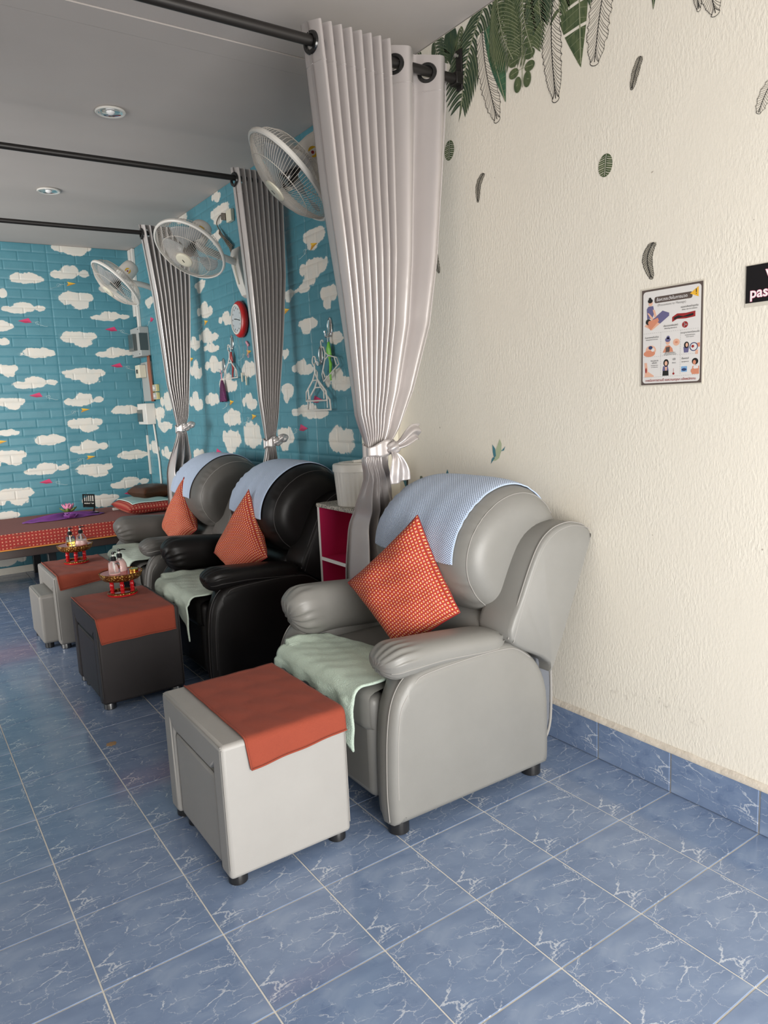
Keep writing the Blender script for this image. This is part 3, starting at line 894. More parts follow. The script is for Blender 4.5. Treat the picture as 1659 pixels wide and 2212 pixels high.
    def wing(y0, y1):
        sg = 1 if y1 > y0 else -1
        rings = []
        for y, ins, fwd in ((y0, .012, 0), (y0+.006*sg, .003, 0), (y0+.018*sg, 0, 0), (y1-.02*sg, 0, .026), (y1, .010, .026)):
            ring = []
            for i, (x, z) in enumerate(A):
                f = 1 if i < 3 else (.7 if i == 3 else (.35 if i == 4 else 0))
                cx, cz = -.24, .68
                d = Vector((cx-x, cz-z)); d.normalize()
                ring.append((x-fwd*f+d.x*ins, y, z+fwd*f*.35+d.y*ins))
            rings.append(spline(ring, 4, True))
        n = len(rings[0]); b = MB()
        vs = [p for r in rings for p in r]
        fs = [(i*n+k, i*n+(k+1) % n, (i+1)*n+(k+1) % n, (i+1)*n+k) for i in range(len(rings)-1) for k in range(n)]
        fs += [tuple(range(n-1, -1, -1)), tuple((len(rings)-1)*n+k for k in range(n))]
        b.add(vs, fs)
        p = b.build('back_wing', lm, t, smooth=45)
        MB().tube([q+Vector((-.0005, 0, .0008)) for q in spline([(x, y0+.013*sg, z) for x, z in A[:7]], 6)], .0022, 6).build('seam', sm_, p)
        MB().tube([q for q in spline([(x+.012, y0+.001*sg, z-.012) for x, z in A[:7]], 6)], .0014, 6).build('seam', sm_, p)
    wing(YN-.008, YN+.130); wing(YF+.008, YF-.130)
    rs = [(-.36, .50), (-.22, .50), (-.075, .84), (-.085, .885), (-.16, .895), (-.25, .80)]
    MB().prism([(x, YN+.07, z) for x, z in rs], [(x, YF-.07, z) for x, z in rs]).build('back_shell', lm, t, bevel=.015, seg=3)
    # plump back cushion
    PC = spline([(-.43, 0, .60), (-.50, 0, .655), (-.548, 0, .735), (-.556, 0, .82), (-.525, 0, .91), (-.455, 0, .99), (-.355, 0, 1.045), (-.25, 0, 1.055), (-.16, 0, 1.02), (-.10, 0, .955), (-.075, 0, .88), (-.14, 0, .74), (-.24, 0, .60), (-.34, 0, .575)], 6, True)
    NP = len(PC); Y0, Y1 = YN+.078, YF-.105
    Cc = Vector((-.29, 0, .80))
    def backp(u, v, off=0.):
        """u across (0 near, 1 far), v around the profile"""
        k = (v % 1)*NP; i = int(k) % NP; q = PC[i].lerp(PC[(i+1) % NP], k-int(k))
        yn = 2*u-1
        s_ = (max(0, 1-abs(yn)**5))**(1/2.6)
        s_ = .55+.45*s_
        d = q-Cc
        # puckers along the side seams
        wr = 0.
        if abs(yn) > .55:
            m_ = sm((abs(yn)-.66)/.12)*(1-sm((abs(yn)-.84)/.06))
            wr = .0032*m_*sin(v*170+3*sin(v*37))*sm(sin(v*23)+.7)
        p = Cc+d*(s_*(1+wr*3+off/d.length))
        # the dome: whole cushion sinks towards both sides at the top
        if d.z > 0: p.z -= .016*abs(yn)**3*(d.z/.25)
        y = (Y0+Y1)/2+(Y1-Y0)/2*yn*(1+.0*off)
        return Vector((p.x, y, p.z))
    us = lambda u: .5-.5*cos(PI*u)
    b = MB().grid(lambda u, v: backp(us(u), v), 72, 150, cv=True)
    W_ = 73
    b.f.append(tuple(j*W_ for j in range(150))); b.mi.append(0)
    b.f.append(tuple(j*W_+72 for j in range(149, -1, -1))); b.mi.append(0)
    bc = b.build('back_cushion', lm, t, smooth=180)
    for uu in (.062, .938):
        MB().tube([backp(uu, .03+.62*i/60, .0005) for i in range(61)], .0019, 6).build('seam', sm_, bc)
    # lumbar roll below
    def lum(u, v):
        a = 2*PI*u; c_, s_ = cos(a), sin(a)
        k = (abs(c_)**2.6+abs(s_)**2.6)**(-1/2.6)
        e = max(0, 1-abs(2*v-1)**6)**(1/3.)
        return (-.37+.115*c_*k*(.7+.3*e), Y0+.03+(Y1-Y0-.06)*v, .53+.095*s_*k*(.5+.5*e))
    MB().grid(lum, 40, 26, cu=True).build('lumbar_cushion', lm, t, smooth=180)
    # rear flap of cloth with a piped edge
    fl_ = [(-.255, .10), (-.225, .12), (-.205, .18), (-.20, .30), (-.205, .40), (-.225, .45), (-.27, .46)]
    fp = MB().prism([(x, YN+.05, z) for x, z in fl_], [(x, YF-.05, z) for x, z in fl_]).build('rear_cloth', M['denim'], t, bevel=.006)
    MB().tube(spline([(x+.003, YN+.05, z) for x, z in fl_], 5), .005, 8).build('piping', sm_, fp)
    for x, y in ((-.893, YN+.058), (-.305, YN+.052), (-.893, YF-.058), (-.305, YF-.052)):
        MB().lathe([(.030, 0), (.034, .003), (.035, .05), (.034, .056)], (x, y, 0), 24).build('foot', M['foot'], t)
    t.location = O+Vector((x_off, y_off, 0))
    return t, backp, us
CH1, backp, us = make_recliner('grey leatherette recliner nearest the camera, by the white wall', M['leather'], M['stitch'])
CHD = [(0, 0), (-.014, 1.450), (-.0, 2.50)]
make_recliner('black leatherette recliner in the middle of the row', M['leather_b'], M['stitch_b'], *CHD[1])
make_recliner('dark grey recliner furthest back, next to the massage bed', M['leather_g3'], M['stitch'], *CHD[2])

# blue waffle towels over the backrests
def back_towel(dx, dy, u0, u1, v0f, v1, label, seed, skew=.0):
    dv = Vector((dx, dy, 0))
    def fn(u, v):
        uu = u0+(u1-u0)*u
        a0 = v0f(u)
        vv = a0+(v1-a0)*v
        rp = .0020*sin(26*u+seed)*(1-v)**2
        return backp(uu, vv, .0085+rp)+dv
    b = MB().grid(fn, 70, 90, uv=lambda u, v: (u*.42, v*.62))
    o = b.build('blue_towel', M['blue'], smooth=180, solid=.004, solid_off=1, recalc=False)
    tag(o, label, 'towel', 'blue towels over the recliner backrests')
    return o
back_towel(0, 0, .135, .95, lambda u: .195+.005*u, .66, 'pale blue waffle towel over the backrest of the nearest grey recliner', 0)
back_towel(*CHD[1], .20, .94, lambda u: .19+.01*u, .66, 'pale blue waffle towel over the black recliner backrest', 1)
back_towel(*CHD[2], .25, .94, lambda u: .20+.02*u, .66, 'pale blue towel over the backrest of the furthest recliner', 2)

# mint towels on the seats
def seat_towel(dx, dy, label, mat, y0, y1, xb0, xb1, hang0, hang1, seed, group='mint towels on the recliner seats'):
    zt = .470
    def fn(u, v):
        y = y0+(y1-y0)*u
        xb = xb0+(xb1-xb0)*u
        hang = max(hang1, hang0*(1-u*2.6))+.004*sin(40*u)
        flat = xb+.955                      # length lying on the seat
        rad = .035
        total = flat+rad*1.57+hang
        s = v*total
        wav = .0022*sin(13*u+5*v+seed)+.0018*sin(23*v+9*u+seed)+.0012*sin(41*u-17*v)
        if s < flat:
            x, z = xb-s, zt+wav*.7+.006
            x -= 0
            if u > .9: z += .02*(u-.9)/.1*sm(v*2)
        elif s < flat+rad*1.57:
            a = (s-flat)/rad
            x, z = -.955-rad*sin(a), zt-rad*(1-cos(a))+wav*.5+.006
        else:
            d = s-flat-rad*1.57
            x, z = -.955-rad+wav*.8-.006*sin(20*u+seed)-.002, zt-rad-d
            y = y+(.03*d/.2)*(.55-u)*.9+.003*sin(60*d+seed)
        return (x+dx, y+dy, z)
    o = MB().grid(fn, 60, 70).build('mint_towel', mat, smooth=180, solid=.007, solid_off=1, recalc=False)
    tag(o, label, 'towel', group)
    return o
seat_towel(0, 0, 'mint terry towel on the seat of the nearest recliner, corner hanging down', M['mint'], .772, 1.31, -.66, -.78, .165, .03, 0)
seat_towel(*CHD[1], 'pale green towel on the black recliner seat', M['mint_f'], .775, 1.29, -.70, -.70, .175, .03, 2)
seat_towel(*CHD[2], 'grey green towel on the seat of the furthest recliner', M['mint_f'], .79, 1.29, -.64, -.68, .06, .05, 4)

# red cushions standing on a corner
def cushion(q, thick, label, mat=None, name='cushion', cat='cushion', group='red patterned cushions on the recliners', size=.40, seed=0):
    T_, R_, B_, L_ = [Vector(p) for p in q]
    nrm = ((R_-L_).cross(T_-B_)).normalized()
    def fn(side):
        def f(u, v):
            a, b = u*2-1, v*2-1
            p = (L_*(1-u)+T_*u)*v + (B_*(1-u)+R_*u)*(1-v)
            c_ = (T_+R_+B_+L_)/4
            pinch = 1-.055*((1-a*a)*(b**4)+(1-b*b)*(a**4))
            p = c_+(p-c_)*pinch
            e = max(0, (1-a**4)*(1-b**4))**.55
            crease = .010*sin(7*a-3*b+seed)*e*(abs(a)+abs(b))*.5+.006*sin(13*b+4*a+seed)*e
            return p+nrm*side*(thick*e*.5+crease*.6*e)
        return f
    uvf = lambda u, v: (u*size, v*size)
    b = MB().grid(fn(1), 44, 44, uv=uvf).grid(fn(-1), 44, 44, uv=uvf)
    o = b.build(name, mat or M['fabric'], smooth=180)
    tag(o, label, cat, group)
    f1 = fn(0)
    edge = [f1(i/30, 0) for i in range(31)]+[f1(1, i/30) for i in range(1, 31)]+[f1(1-i/30, 1) for i in range(1, 31)]+[f1(0, 1-i/30) for i in range(1, 30)]
    ORG[o] = o.location.copy()
    MB().tube(edge, .0028, 6, closed=True).build('piping', mat or M['redribbon'], o, smooth=180)
    return o
cushion([(-.575, .965, .955), (-.54, .79, .63), (-.69, .93, .478), (-.735, 1.20, .695)], .155, 'red patterned cushion on the nearest grey recliner, under the pale blue towel')
cushion([(-.575, 2.42, .935), (-.57, 2.26, .60), (-.66, 2.42, .478), (-.71, 2.63, .59)], .13, 'red patterned cushion leaning on the black recliner', seed=2)
cushion([(-.53, 3.54, .925), (-.53, 3.38, .60), (-.62, 3.50, .478), (-.65, 3.70, .59)], .13, 'red patterned cushion on the furthest recliner, beside the bed', seed=4)

# ================================================================== OTTOMANS
def ottoman(x0, x1, y0, y1, lm, label, pull=0., st=None, flip=0):
    H = .435
    t = empty('ottoman', ((x0+x1)/2, (y0+y1)/2, 0), label, 'ottoman')
    w_ = .075
    # one bent shell: near side, top, far side
    b = MB()
    pr_ = [(y0, .028), (y0, H), (y1, H), (y1, .028), (y1-w_, .028), (y1-w_, H-.085), (y1-w_-.03, H-.105), (y0+w_+.03, H-.105), (y0+w_, H-.085), (y0+w_, .028)]
    b.prism([(x0, y, z) for y, z in pr_], [(x1, y, z) for y, z in pr_])
    body = b.build('shell', lm, t, bevel=.014, seg=4)
    for (a, c) in (((x0+.003, y0+.003, .06), (x0+.003, y0+.003, H-.012)), ((x1-.003, y0+.003, .06), (x1-.003, y0+.003, H-.012)), ((x0+.012, y0+.0052, H-.0055), (x1-.012, y0+.0052, H-.0055)), ((x0+.0035, y0+.01, H-.0045), (x0+.0035, y1-.01, H-.0045))):
        MB().tube([a, c], .0017, 6).build('seam', st or M['stitch'], body)
    MB().box2((x1-.03, y0+w_+.002, .03), (x1-.004, y1-w_-.002, H-.11)).build('rear_board', lm, t, bevel=.004)
    for x, y in ((x0+.035, y0+.035), (x1-.035, y0+.035), (x0+.035, y1-.035), (x1-.035, y1-.035)):
        MB().lathe([(.025, 0), (.028, .003), (.028, .026), (.027, .03)], (x, y, 0), 24).build('foot', M['foot'] if not flip else M['dullsteel'], t)
    return t
def nest_stool(x0, x1, y0, y1, H, lm, label, st=None):
    t = empty('nesting_stool', ((x0+x1)/2, (y0+y1)/2, 0), label, 'stool')
    body = MB().box2((x0, y0, .030), (x1, y1, H)).build('body', lm, t, bevel=.018, seg=4)
    MB().tube([(x0+.004, y0+.02, H-.005), (x0+.004, y1-.02, H-.005)], .0017, 6).build('seam', st or M['stitch'], body)
    for x, y in ((x0+.035, y0+.035), (x1-.035, y0+.035), (x0+.035, y1-.035), (x1-.035, y1-.035)):
        MB().lathe([(.022, 0), (.025, .003), (.025, .034)], (x, y, 0), 20).build('foot', M['foot'], t)
ottoman(-1.440, -1.036, .757, 1.275, M['leather_l'], 'light grey leatherette ottoman nearest the camera')
nest_stool(-1.432, -1.072, .838, 1.194, .322, M['leather_l'], 'light grey stool tucked under the nearest ottoman')
ottoman(-1.418, -1.032, 2.298, 2.83, M['leather_bo'], 'black leatherette ottoman in front of the black recliner', st=M['stitch_b'], flip=1)
nest_stool(-1.414, -1.068, 2.380, 2.748, .322, M['leather_bo'], 'black stool tucked under the black ottoman', M['stitch_b'])
ottoman(-1.398, -1.01, 3.39, 3.92, M['leather_o3'], 'light grey ottoman furthest back, near the massage bed', flip=1)
nest_stool(-1.475, -1.14, 3.472, 3.838, .322, M['leather_o3'], 'light grey stool pulled halfway out of the furthest ottoman')

def rust_towel(x0, x1, ytop, yface, hang0, hang1, label, seed=0, skew=0.):
    H = .4365; rad = .016
    def fn(u, v):
        hang = hang0+(hang1-hang0)*u
        flat = ytop-(yface+rad)
        tot = flat+rad*1.57+hang
        s = v*tot
        x = x0+(x1-x0)*u+skew*(v)*(1-u)
        w_ = .0016*sin(9*u+7*v+seed)+.0012*sin(23*v-11*u)
        if s < flat: return (x, ytop-s, H+.0015+abs(w_))
        if s < flat+rad*1.57:
            a = (s-flat)/rad
            return (x, yface+rad-(rad+.002)*sin(a), H+.0015-rad+rad*cos(a))
        d = s-flat-rad*1.57
        return (x+.012*d/.1*(1-u), yface-.0035-.003*(1+sin(14*u+seed))*d/.08, H-rad-d)
    o = MB().grid(fn, 40, 60).build('rust_towel', M['rust'], smooth=180, solid=.003, solid_off=1, recalc=False)
    tag(o, label, 'towel', 'rust towels on the ottomans')
    ORG[o] = o.location.copy()
    e = [fn(0, 1-i/50) for i in range(51)]; e2 = [fn(i/40, 1) for i in range(41)]
    MB().tube([Vector(p)+Vector((0, -.0015, .0015)) for p in e], .0028, 6).build('hem', M['rust'], o, smooth=180)
    MB().tube([Vector(p)+Vector((0, -.0015, .0)) for p in e2], .0028, 6).build('hem', M['rust'], o, smooth=180)
rust_towel(-1.365, -1.038, 1.262, .757, .075, .050, 'rust orange towel draped over the nearest ottoman', 0)
rust_towel(-1.414, -1.055, 2.815, 2.298, .098, .095, 'rust brown towel draped over the black ottoman', 2)
rust_towel(-1.375, -1.03, 3.905, 3.39, .065, .03, 'rust brown towel draped over the furthest ottoman', 4)

# ================================================================== PEDESTAL TRAYS AND BOTTLES
def pedestal_tray(x, y, z, label):
    t = empty('pedestal_tray', (x, y, z), label, 'tray')
    b = MB().lathe([(.070, 0), (.074, .002), (.074, .008), (.070, .010)], (x, y, z), 40)
    p = b.build('base', M['lacred'], t)
    MB().lathe([(.069, .009), (.074, .010), (.073, .016), (.066, .019), (.060, .016), (.060, .009)], (x, y, z), 40).build('gold_band', M['gold'], p)
    for k in range(6):
        a = k*PI/3+.3
        prof = [(.0095, 0), (.011, .006), (.008, .011), (.0095, .016), (.0115, .024), (.008, .030), (.0095, .034), (.0115, .044), (.008, .052), (.010, .058), (.0105, .066)]
        MB().lathe([(r, h*1.0) for r, h in prof], (x+.056*cos(a), y+.056*sin(a), z+.014), 14).build('turned_leg', M['lacred'], t)
    MB().lathe([(.001, .079), (.062, .079), (.078, .083), (.090, .092), (.097, .110), (.099, .116)], (x, y, z), 48).build('bowl', M['lacred'], t, solid=.003)
    MB().lathe([(.070, .077), (.088, .083), (.098, .093), (.104, .108), (.105, .116), (.101, .119), (.0985, .116)], (x, y, z), 64, caps=False).build('gold_rim', M['gold'], t, solid=.002)
    # beaded lip
    b = MB()
    for k in range(56):
        a = 2*PI*k/56
        b.lathe([(.0005, -.003), (.003, 0), (.0005, .003)], (x+.104*cos(a), y+.104*sin(a), z+.116), 6, caps=False)
    b.build('bead_row', M['gold'], t, smooth=180)
    return t
def pump(t, x, y, z, ang, h=.0):
    d = Vector((cos(ang), sin(ang), 0))
    b = MB().lathe([(.013, 0), (.014, .003), (.014, .018), (.010, .020), (.006, .022)], (x, y, z), 18)
    p = b.build('pump_collar', M['black'], t)
    MB().lathe([(.0045, .02), (.0045, .034)], (x, y, z), 12).build('pump_stem', M['white'], p)
    c = Vector((x, y, z+.038))
    hb = MB().lathe([(.007, -.006), (.008, 0), (.007, .005), (.004, .007)], c, 14).tube([c, c+d*.022+Vector((0, 0, .001)), c+d*.036+Vector((0, 0, -.004))], [.004, .0035, .0025], 8)
    hb.build('pump_head', M['black'], p)
def pump_bottle(x, y, z, label, kind, ang, fill=.5, s=1.):
    t = empty('pump_bottle', (x, y, z), label, 'bottle')
    H = .098*s
    if kind == 'tall': prof = [(.001, 0), (.026, 0), (.028, .003), (.028, H-.012), (.024, H-.004), (.013, H), (.012, H+.006)]
    else: prof = [(.001, 0), (.030, 0), (.034, .004), (.034, H*.45), (.030, H*.72), (.020, H*.92), (.012, H), (.011, H+.006)]
    MB().lathe(prof, (x, y, z), 28, caps=False).build('glass_body', M['glass'], t, smooth=40)
    lq = [(.001, .002)]+[(r*.93, h) for r, h in prof[1:] if h < H*fill]
    r_at = lambda hh: interp([(h, r) for r, h in prof[1:]], hh)
    lq.append((r_at(H*fill)*.92, H*fill)); lq.append((.001, H*fill))
    MB().lathe([(r, max(h, .002)) for r, h in lq], (x, y, z), 28, caps=False).build('liquid', M['lotion'] if kind != 'oil' else M['oil'], t)
    MB().tube([(x, y, z+H), (x, y, z+H*.62)], .0045, 8).tube([(x, y, z+H*.62), (x+.010, y, z+.008)], .0018, 6).build('dip_tube', M['white'], t)
    pump(t, x, y, z+H+.004, ang)
def jar(x, y, z, label):
    t = empty('balm_jar', (x, y, z), label, 'jar')
    MB().lathe([(.001, 0), (.019, 0), (.021, .003), (.021, .032), (.018, .036)], (x, y, z), 24, caps=False).build('glass_body', M['glass'], t)
    MB().lathe([(.001, .002), (.0185, .002), (.0185, .022), (.001, .022)], (x, y, z), 24, caps=False).build('contents', M['oil'], t)
    MB().lathe([(.0212, .034), (.0225, .035), (.0225, .045), (.021, .047), (.001, .047)], (x, y, z), 24, caps=False).build('lid', M['goldmetal'], t)
TZ = .4405
pedestal_tray(-1.19, 2.69, TZ, 'red and gold pedestal tray on the black ottoman')
pedestal_tray(-1.20, 3.72, TZ, 'red and gold pedestal tray on the furthest ottoman')
BZ = TZ+.083
pump_bottle(-1.225, 2.665, BZ, 'tall clear pump bottle half full of pink lotion, on the nearer tray', 'tall', .9, .40)
pump_bottle(-1.180, 2.725, BZ, 'second pump bottle filled with pink lotion, behind the tall one on the nearer tray', 'round', .2, .9)
jar(-1.130, 2.665, BZ, 'small glass balm jar with gold lid on the nearer tray')
pump_bottle(-1.228, 3.69, BZ, 'clear square shouldered pump bottle on the further tray', 'tall', .9, .12)
pump_bottle(-1.163, 3.70, BZ, 'round pump bottle of pink lotion on the further tray', 'round', .6, .6)
jar(-1.215, 3.775, BZ, 'small gold lidded jar behind the clear bottle on the further tray')

# ================================================================== MASSAGE BED
bed = empty('massage_bed', (-1.5, 5.4, 0), 'long low massage bed under a red patterned cover along the cloud wall', 'bed')
bx0, bx1, by0, by1 = -3.2, WX-.03, 4.95, FY-.02
uvb = lambda u, v: (u*(bx1-bx0), v*.12)
mt = MB()
def bedside(u, v):
    return (bx0+(bx1-bx0)*u, by0-.004*sin(PI*v)-.003*sin(u*40), .375+.118*v)
mt.grid(bedside, 90, 8, uv=uvb)
mt.build('cover_side', M['fabric_bed'], bed, smooth=180, recalc=False)
MB().box2((bx0, by0+.001, .372), (bx1, by1, .492)).build('mattress', M['bedtop'], bed, bevel=.012, seg=3)
MB().tube([(bx0, by0-.004, .373), (bx1, by0-.004, .373)], .005, 6).build('cover_trim', M['orange'], bed)
MB().box2((bx0+.02, by0+.01, .305), (bx1-.02, by1-.01, .368)).build('bed_frame', M['darkwood'], bed, bevel=.004)
for x in (-3.1, -2.05, -1.13, -.15):
    for y in (by0+.10, by1-.08):
        MB().box2((x-.03, y-.03, 0), (x+.03, y+.03, .31)).build('leg', M['foot'], bed, bevel=.004)
# purple organza with its rosette
def pur(u, v):
    a = 2*PI*u; r = v
    ex = .33*(abs(cos(a))**.8)*(1 if cos(a) > 0 else -1); ey = .085*sin(a)
    ex *= r; ey *= r
    z = .497+.030*(1-r**2)*(1+.5*sin(5*a))+.006*r*(1+sin(11*a))*(1-r*.7)
    return (-.93+ex, 5.47+ey+.12*ex*.6, z)
o = MB().grid(pur, 90, 14, cu=True).build('purple_cloth', M['purple'], smooth=180, solid=.002, solid_off=1, recalc=False)
tag(o, 'purple organza cloth gathered on the bed under the lotus flower', 'cloth')
ORG[o] = o.location.copy()
b = MB()
for k in range(7):
    a0 = k*.9
    def ros(u, v, a0=a0, k=k):
        a = a0+2.2*u; r = .015+.010*k*(.6+.4*v)
        return (-.905+r*cos(a), 5.395+r*sin(a)*.7, .505+.035*v*(1-.08*k)+.004*sin(9*u))
    b.grid(ros, 14, 4)
b.build('rosette', M['purple'], o, smooth=180, solid=.002)
lo = empty('lotus_flower', (-.87, 5.60, .512), 'pink artificial lotus flower with green outer petals on the purple cloth', 'flower')
def petal(c, a, tilt, L, W, mat, name):
    d = Vector((cos(a), sin(a), 0)); s_ = Vector((-sin(a), cos(a), 0))
    def f(u, v):
        w_ = W*sin(PI*min(.98, v*.92+.06))*(1-v*.25)
        cup = .25*W*(2*u-1)**2
        p = d*(L*v*cos(tilt)*(1-.15*v))+Vector((0, 0, L*v*sin(tilt)+.02*v*v))+s_*w_*(u-.5)+Vector((0, 0, cup))
        return Vector(c)+p
    MB().grid(f, 6, 9).build(name, mat, lo, smooth=180, solid=.0012)
for k in range(7): petal((-.87, 5.60, .517), k*2*PI/7, .25, .085, .05, M['lotusgreen'], 'leaf')
for k in range(9): petal((-.87, 5.60, .525), k*2*PI/9+.3, .65, .075, .042, M['lotuspink'], 'petal')
for k in range(6): petal((-.87, 5.60, .525), k*PI/3, 1.15, .055, .035, M['lotuspink'], 'petal')
MB().lathe([(.001, .03), (.012, .028), (.014, .015), (.008, 0)], (-.87, 5.60, .525), 12).build('seed_head', M['lotusgreen'], lo)
# phone stand
ps = empty('phone_stand', (-.70, 5.52, .492), 'black foldable phone stand on the bed beside the lotus', 'phone stand')
MB().box((-.70, 5.52, .503), (.11, .08, .022)).build('base', M['black'], ps, bevel=.004)
MB().tube([(-.68, 5.53, .513), (-.665, 5.545, .55), (-.70, 5.53, .585)], .009, 8).build('arm', M['black'], ps)
b = MB(); rt = Matrix.Rotation(-.45, 3, 'X') @ Matrix.Rotation(.12, 3, 'Y')
c0 = Vector((-.712, 5.515, .615))
def pbx(cx, cz, w_, h_): b.box(c0+rt @ Vector((cx, 0, cz)), (w_, .008, h_), rot=rt)
pbx(-.044, 0, .012, .12); pbx(.044, 0, .012, .12); pbx(0, .054, .1, .012); pbx(0, -.045, .1, .03)
for k in range(4): pbx(-.024+.016*k, .012, .007, .075)
pbx(0, -.012, .08, .012)
b.build('cradle', M['black'], ps, bevel=.002)
# small white adaptor
ad = empty('power_adaptor', (-.47, 5.62, .492), 'small white adaptor with a short cable lying on the bed', 'adaptor')
MB().box((-.47, 5.62, .503), (.055, .03, .022)).build('body', M['white'], ad, bevel=.004)
MB().tube(spline([(-.44, 5.62, .500), (-.40, 5.63, .503), (-.35, 5.66, .498), (-.31, 5.66, .498)], 6), .004, 6).build('cable', M['yellowed'], ad)
# bed pillow, its towel, sequin cushion
def flat_pillow(c, sx, sy, h, rz, name, mat, label, cat, seed=0, zs=1):
    R_ = Matrix.Rotation(rz, 3, 'Z'); c = Vector(c)
    def fn(side):
        def f(u, v):
            a, b_ = 2*u-1, 2*v-1
            e = max(0, (1-a**4)*(1-b_**4))**.5
            pin = 1-.06*((1-a*a)*b_**4+(1-b_*b_)*a**4)
            return c+R_ @ Vector((a*sx*pin, b_*sy*pin, h*.5+side*h*.5*e*(1+.05*sin(5*a+3*b_+seed))))
        return f
    o = MB().grid(fn(1), 30, 30, uv=lambda u, v: (u*2*sx, v*2*sy)).grid(fn(-1), 30, 30, uv=lambda u, v: (u*2*sx, v*2*sy)).build(name, mat, smooth=180)
    return tag(o, label, cat), fn
pl, pfn = flat_pillow((-.295, 5.34, .493), .215, .30, .11, .0, 'pillow', M['fabric_bed'], 'dark red patterned pillow lying flat on the bed', 'pillow')
f1 = pfn(1)
def ptow(u, v):
    p = Vector(f1(.12+.80*u, .10+.85*v)); p.z += .004; return p
o = MB().grid(ptow, 26, 26).build('sage_towel', M['teal'], smooth=180, solid=.005, solid_off=1, recalc=False)
tag(o, 'sage green towel spread over the red pillow on the bed', 'towel'); ORG[o] = o.location.copy()
MB().tube([Vector(ptow(0, i/20))+Vector((-.002, 0, .004)) for i in range(21)]+[], .004, 6).build('edge_band', M['whiteband'], o)
MB().tube([Vector(ptow(i/20, 0))+Vector((0, -.002, .004)) for i in range(21)], .004, 6).build('edge_band', M['whiteband'], o)
flat_pillow((-.205, 5.40, .592), .155, .15, .125, .25, 'sequin_cushion', M['sequin'], 'small brown sequinned cushion on top of the green towel', 'cushion', 2)

# ================================================================== PINK SHELF UNIT AND BIN
sx0, sx1, sy0, sy1, SH = -.365, WX-.095, 1.685, 2.045, .868
sx1 = -.105
shf = empty('shelf_unit', (-.2, 1.88, 0), 'magenta open shelf unit with white edges between the first two recliners', 'shelf')
sy1 = 2.078
for y in (sy0, sy1-.015): 
    p = MB().box2((sx0+.002, y, 0), (sx1, y+.015, SH-.015)).build('side_panel', M['pinkboard'], shf)
    MB().box2((sx0-.001, y-.0005, 0), (sx0+.002, y+.0155, SH-.014)).build('white_edge', M['whiteboard'], p)
for z in (.03, .30, .585):
    p = MB().box2((sx0+.004, sy0+.015, z), (sx1, sy1-.015, z+.015)).build('shelf_board', M['pinkboard'], shf)
    MB().box2((sx0, sy0+.015, z-.001), (sx0+.004, sy1-.015, z+.016)).build('white_edge', M['whiteboard'], p)
MB().box2((sx1-.008, sy0+.015, .03), (sx1, sy1-.015, SH-.015)).build('back_panel', M['pinkboard'], shf)
MB().box2((sx0-.006, sy0-.004, SH-.016), (sx1+.004, sy1+.004, SH+.004)).build('top_board', M['news'], shf, bevel=.004)
bn = empty('lidded_bin', (-.25, 1.87, SH+.005), 'white round lidded plastic bin on the shelf top behind the silver curtain', 'bin')
z0 = SH+.0045
b = MB()
def ribs(u, v):
    a = 2*PI*u; r = .100+.012*v+.0012*(cos(a*30) > 0)
    return (-.25+r*cos(a), 1.87+r*sin(a), z0+.165*v)
b.grid(ribs, 180, 10, cu=True); b.lathe([(.001, 0), (.1, 0)], (-.25, 1.87, z0+.001), 40, caps=False)
b.build('body', M['white'], bn, smooth=40)
MB().lathe([(.110, .163), (.118, .164), (.118, .192), (.114, .198), (.09, .200), (.088, .204), (.05, .204), (.001, .203)], (-.25, 1.87, z0), 48, caps=False).build('lid', M['white'], bn, smooth=40)
MB().box((-.25, 1.85, z0+.209), (.07, .02, .012)).box((-.20, 1.89, z0+.208), (.05, .035, .008), rot=Matrix.Rotation(.5, 3, 'Z')).build('lid_handle', M['white'], bn, bevel=.003)

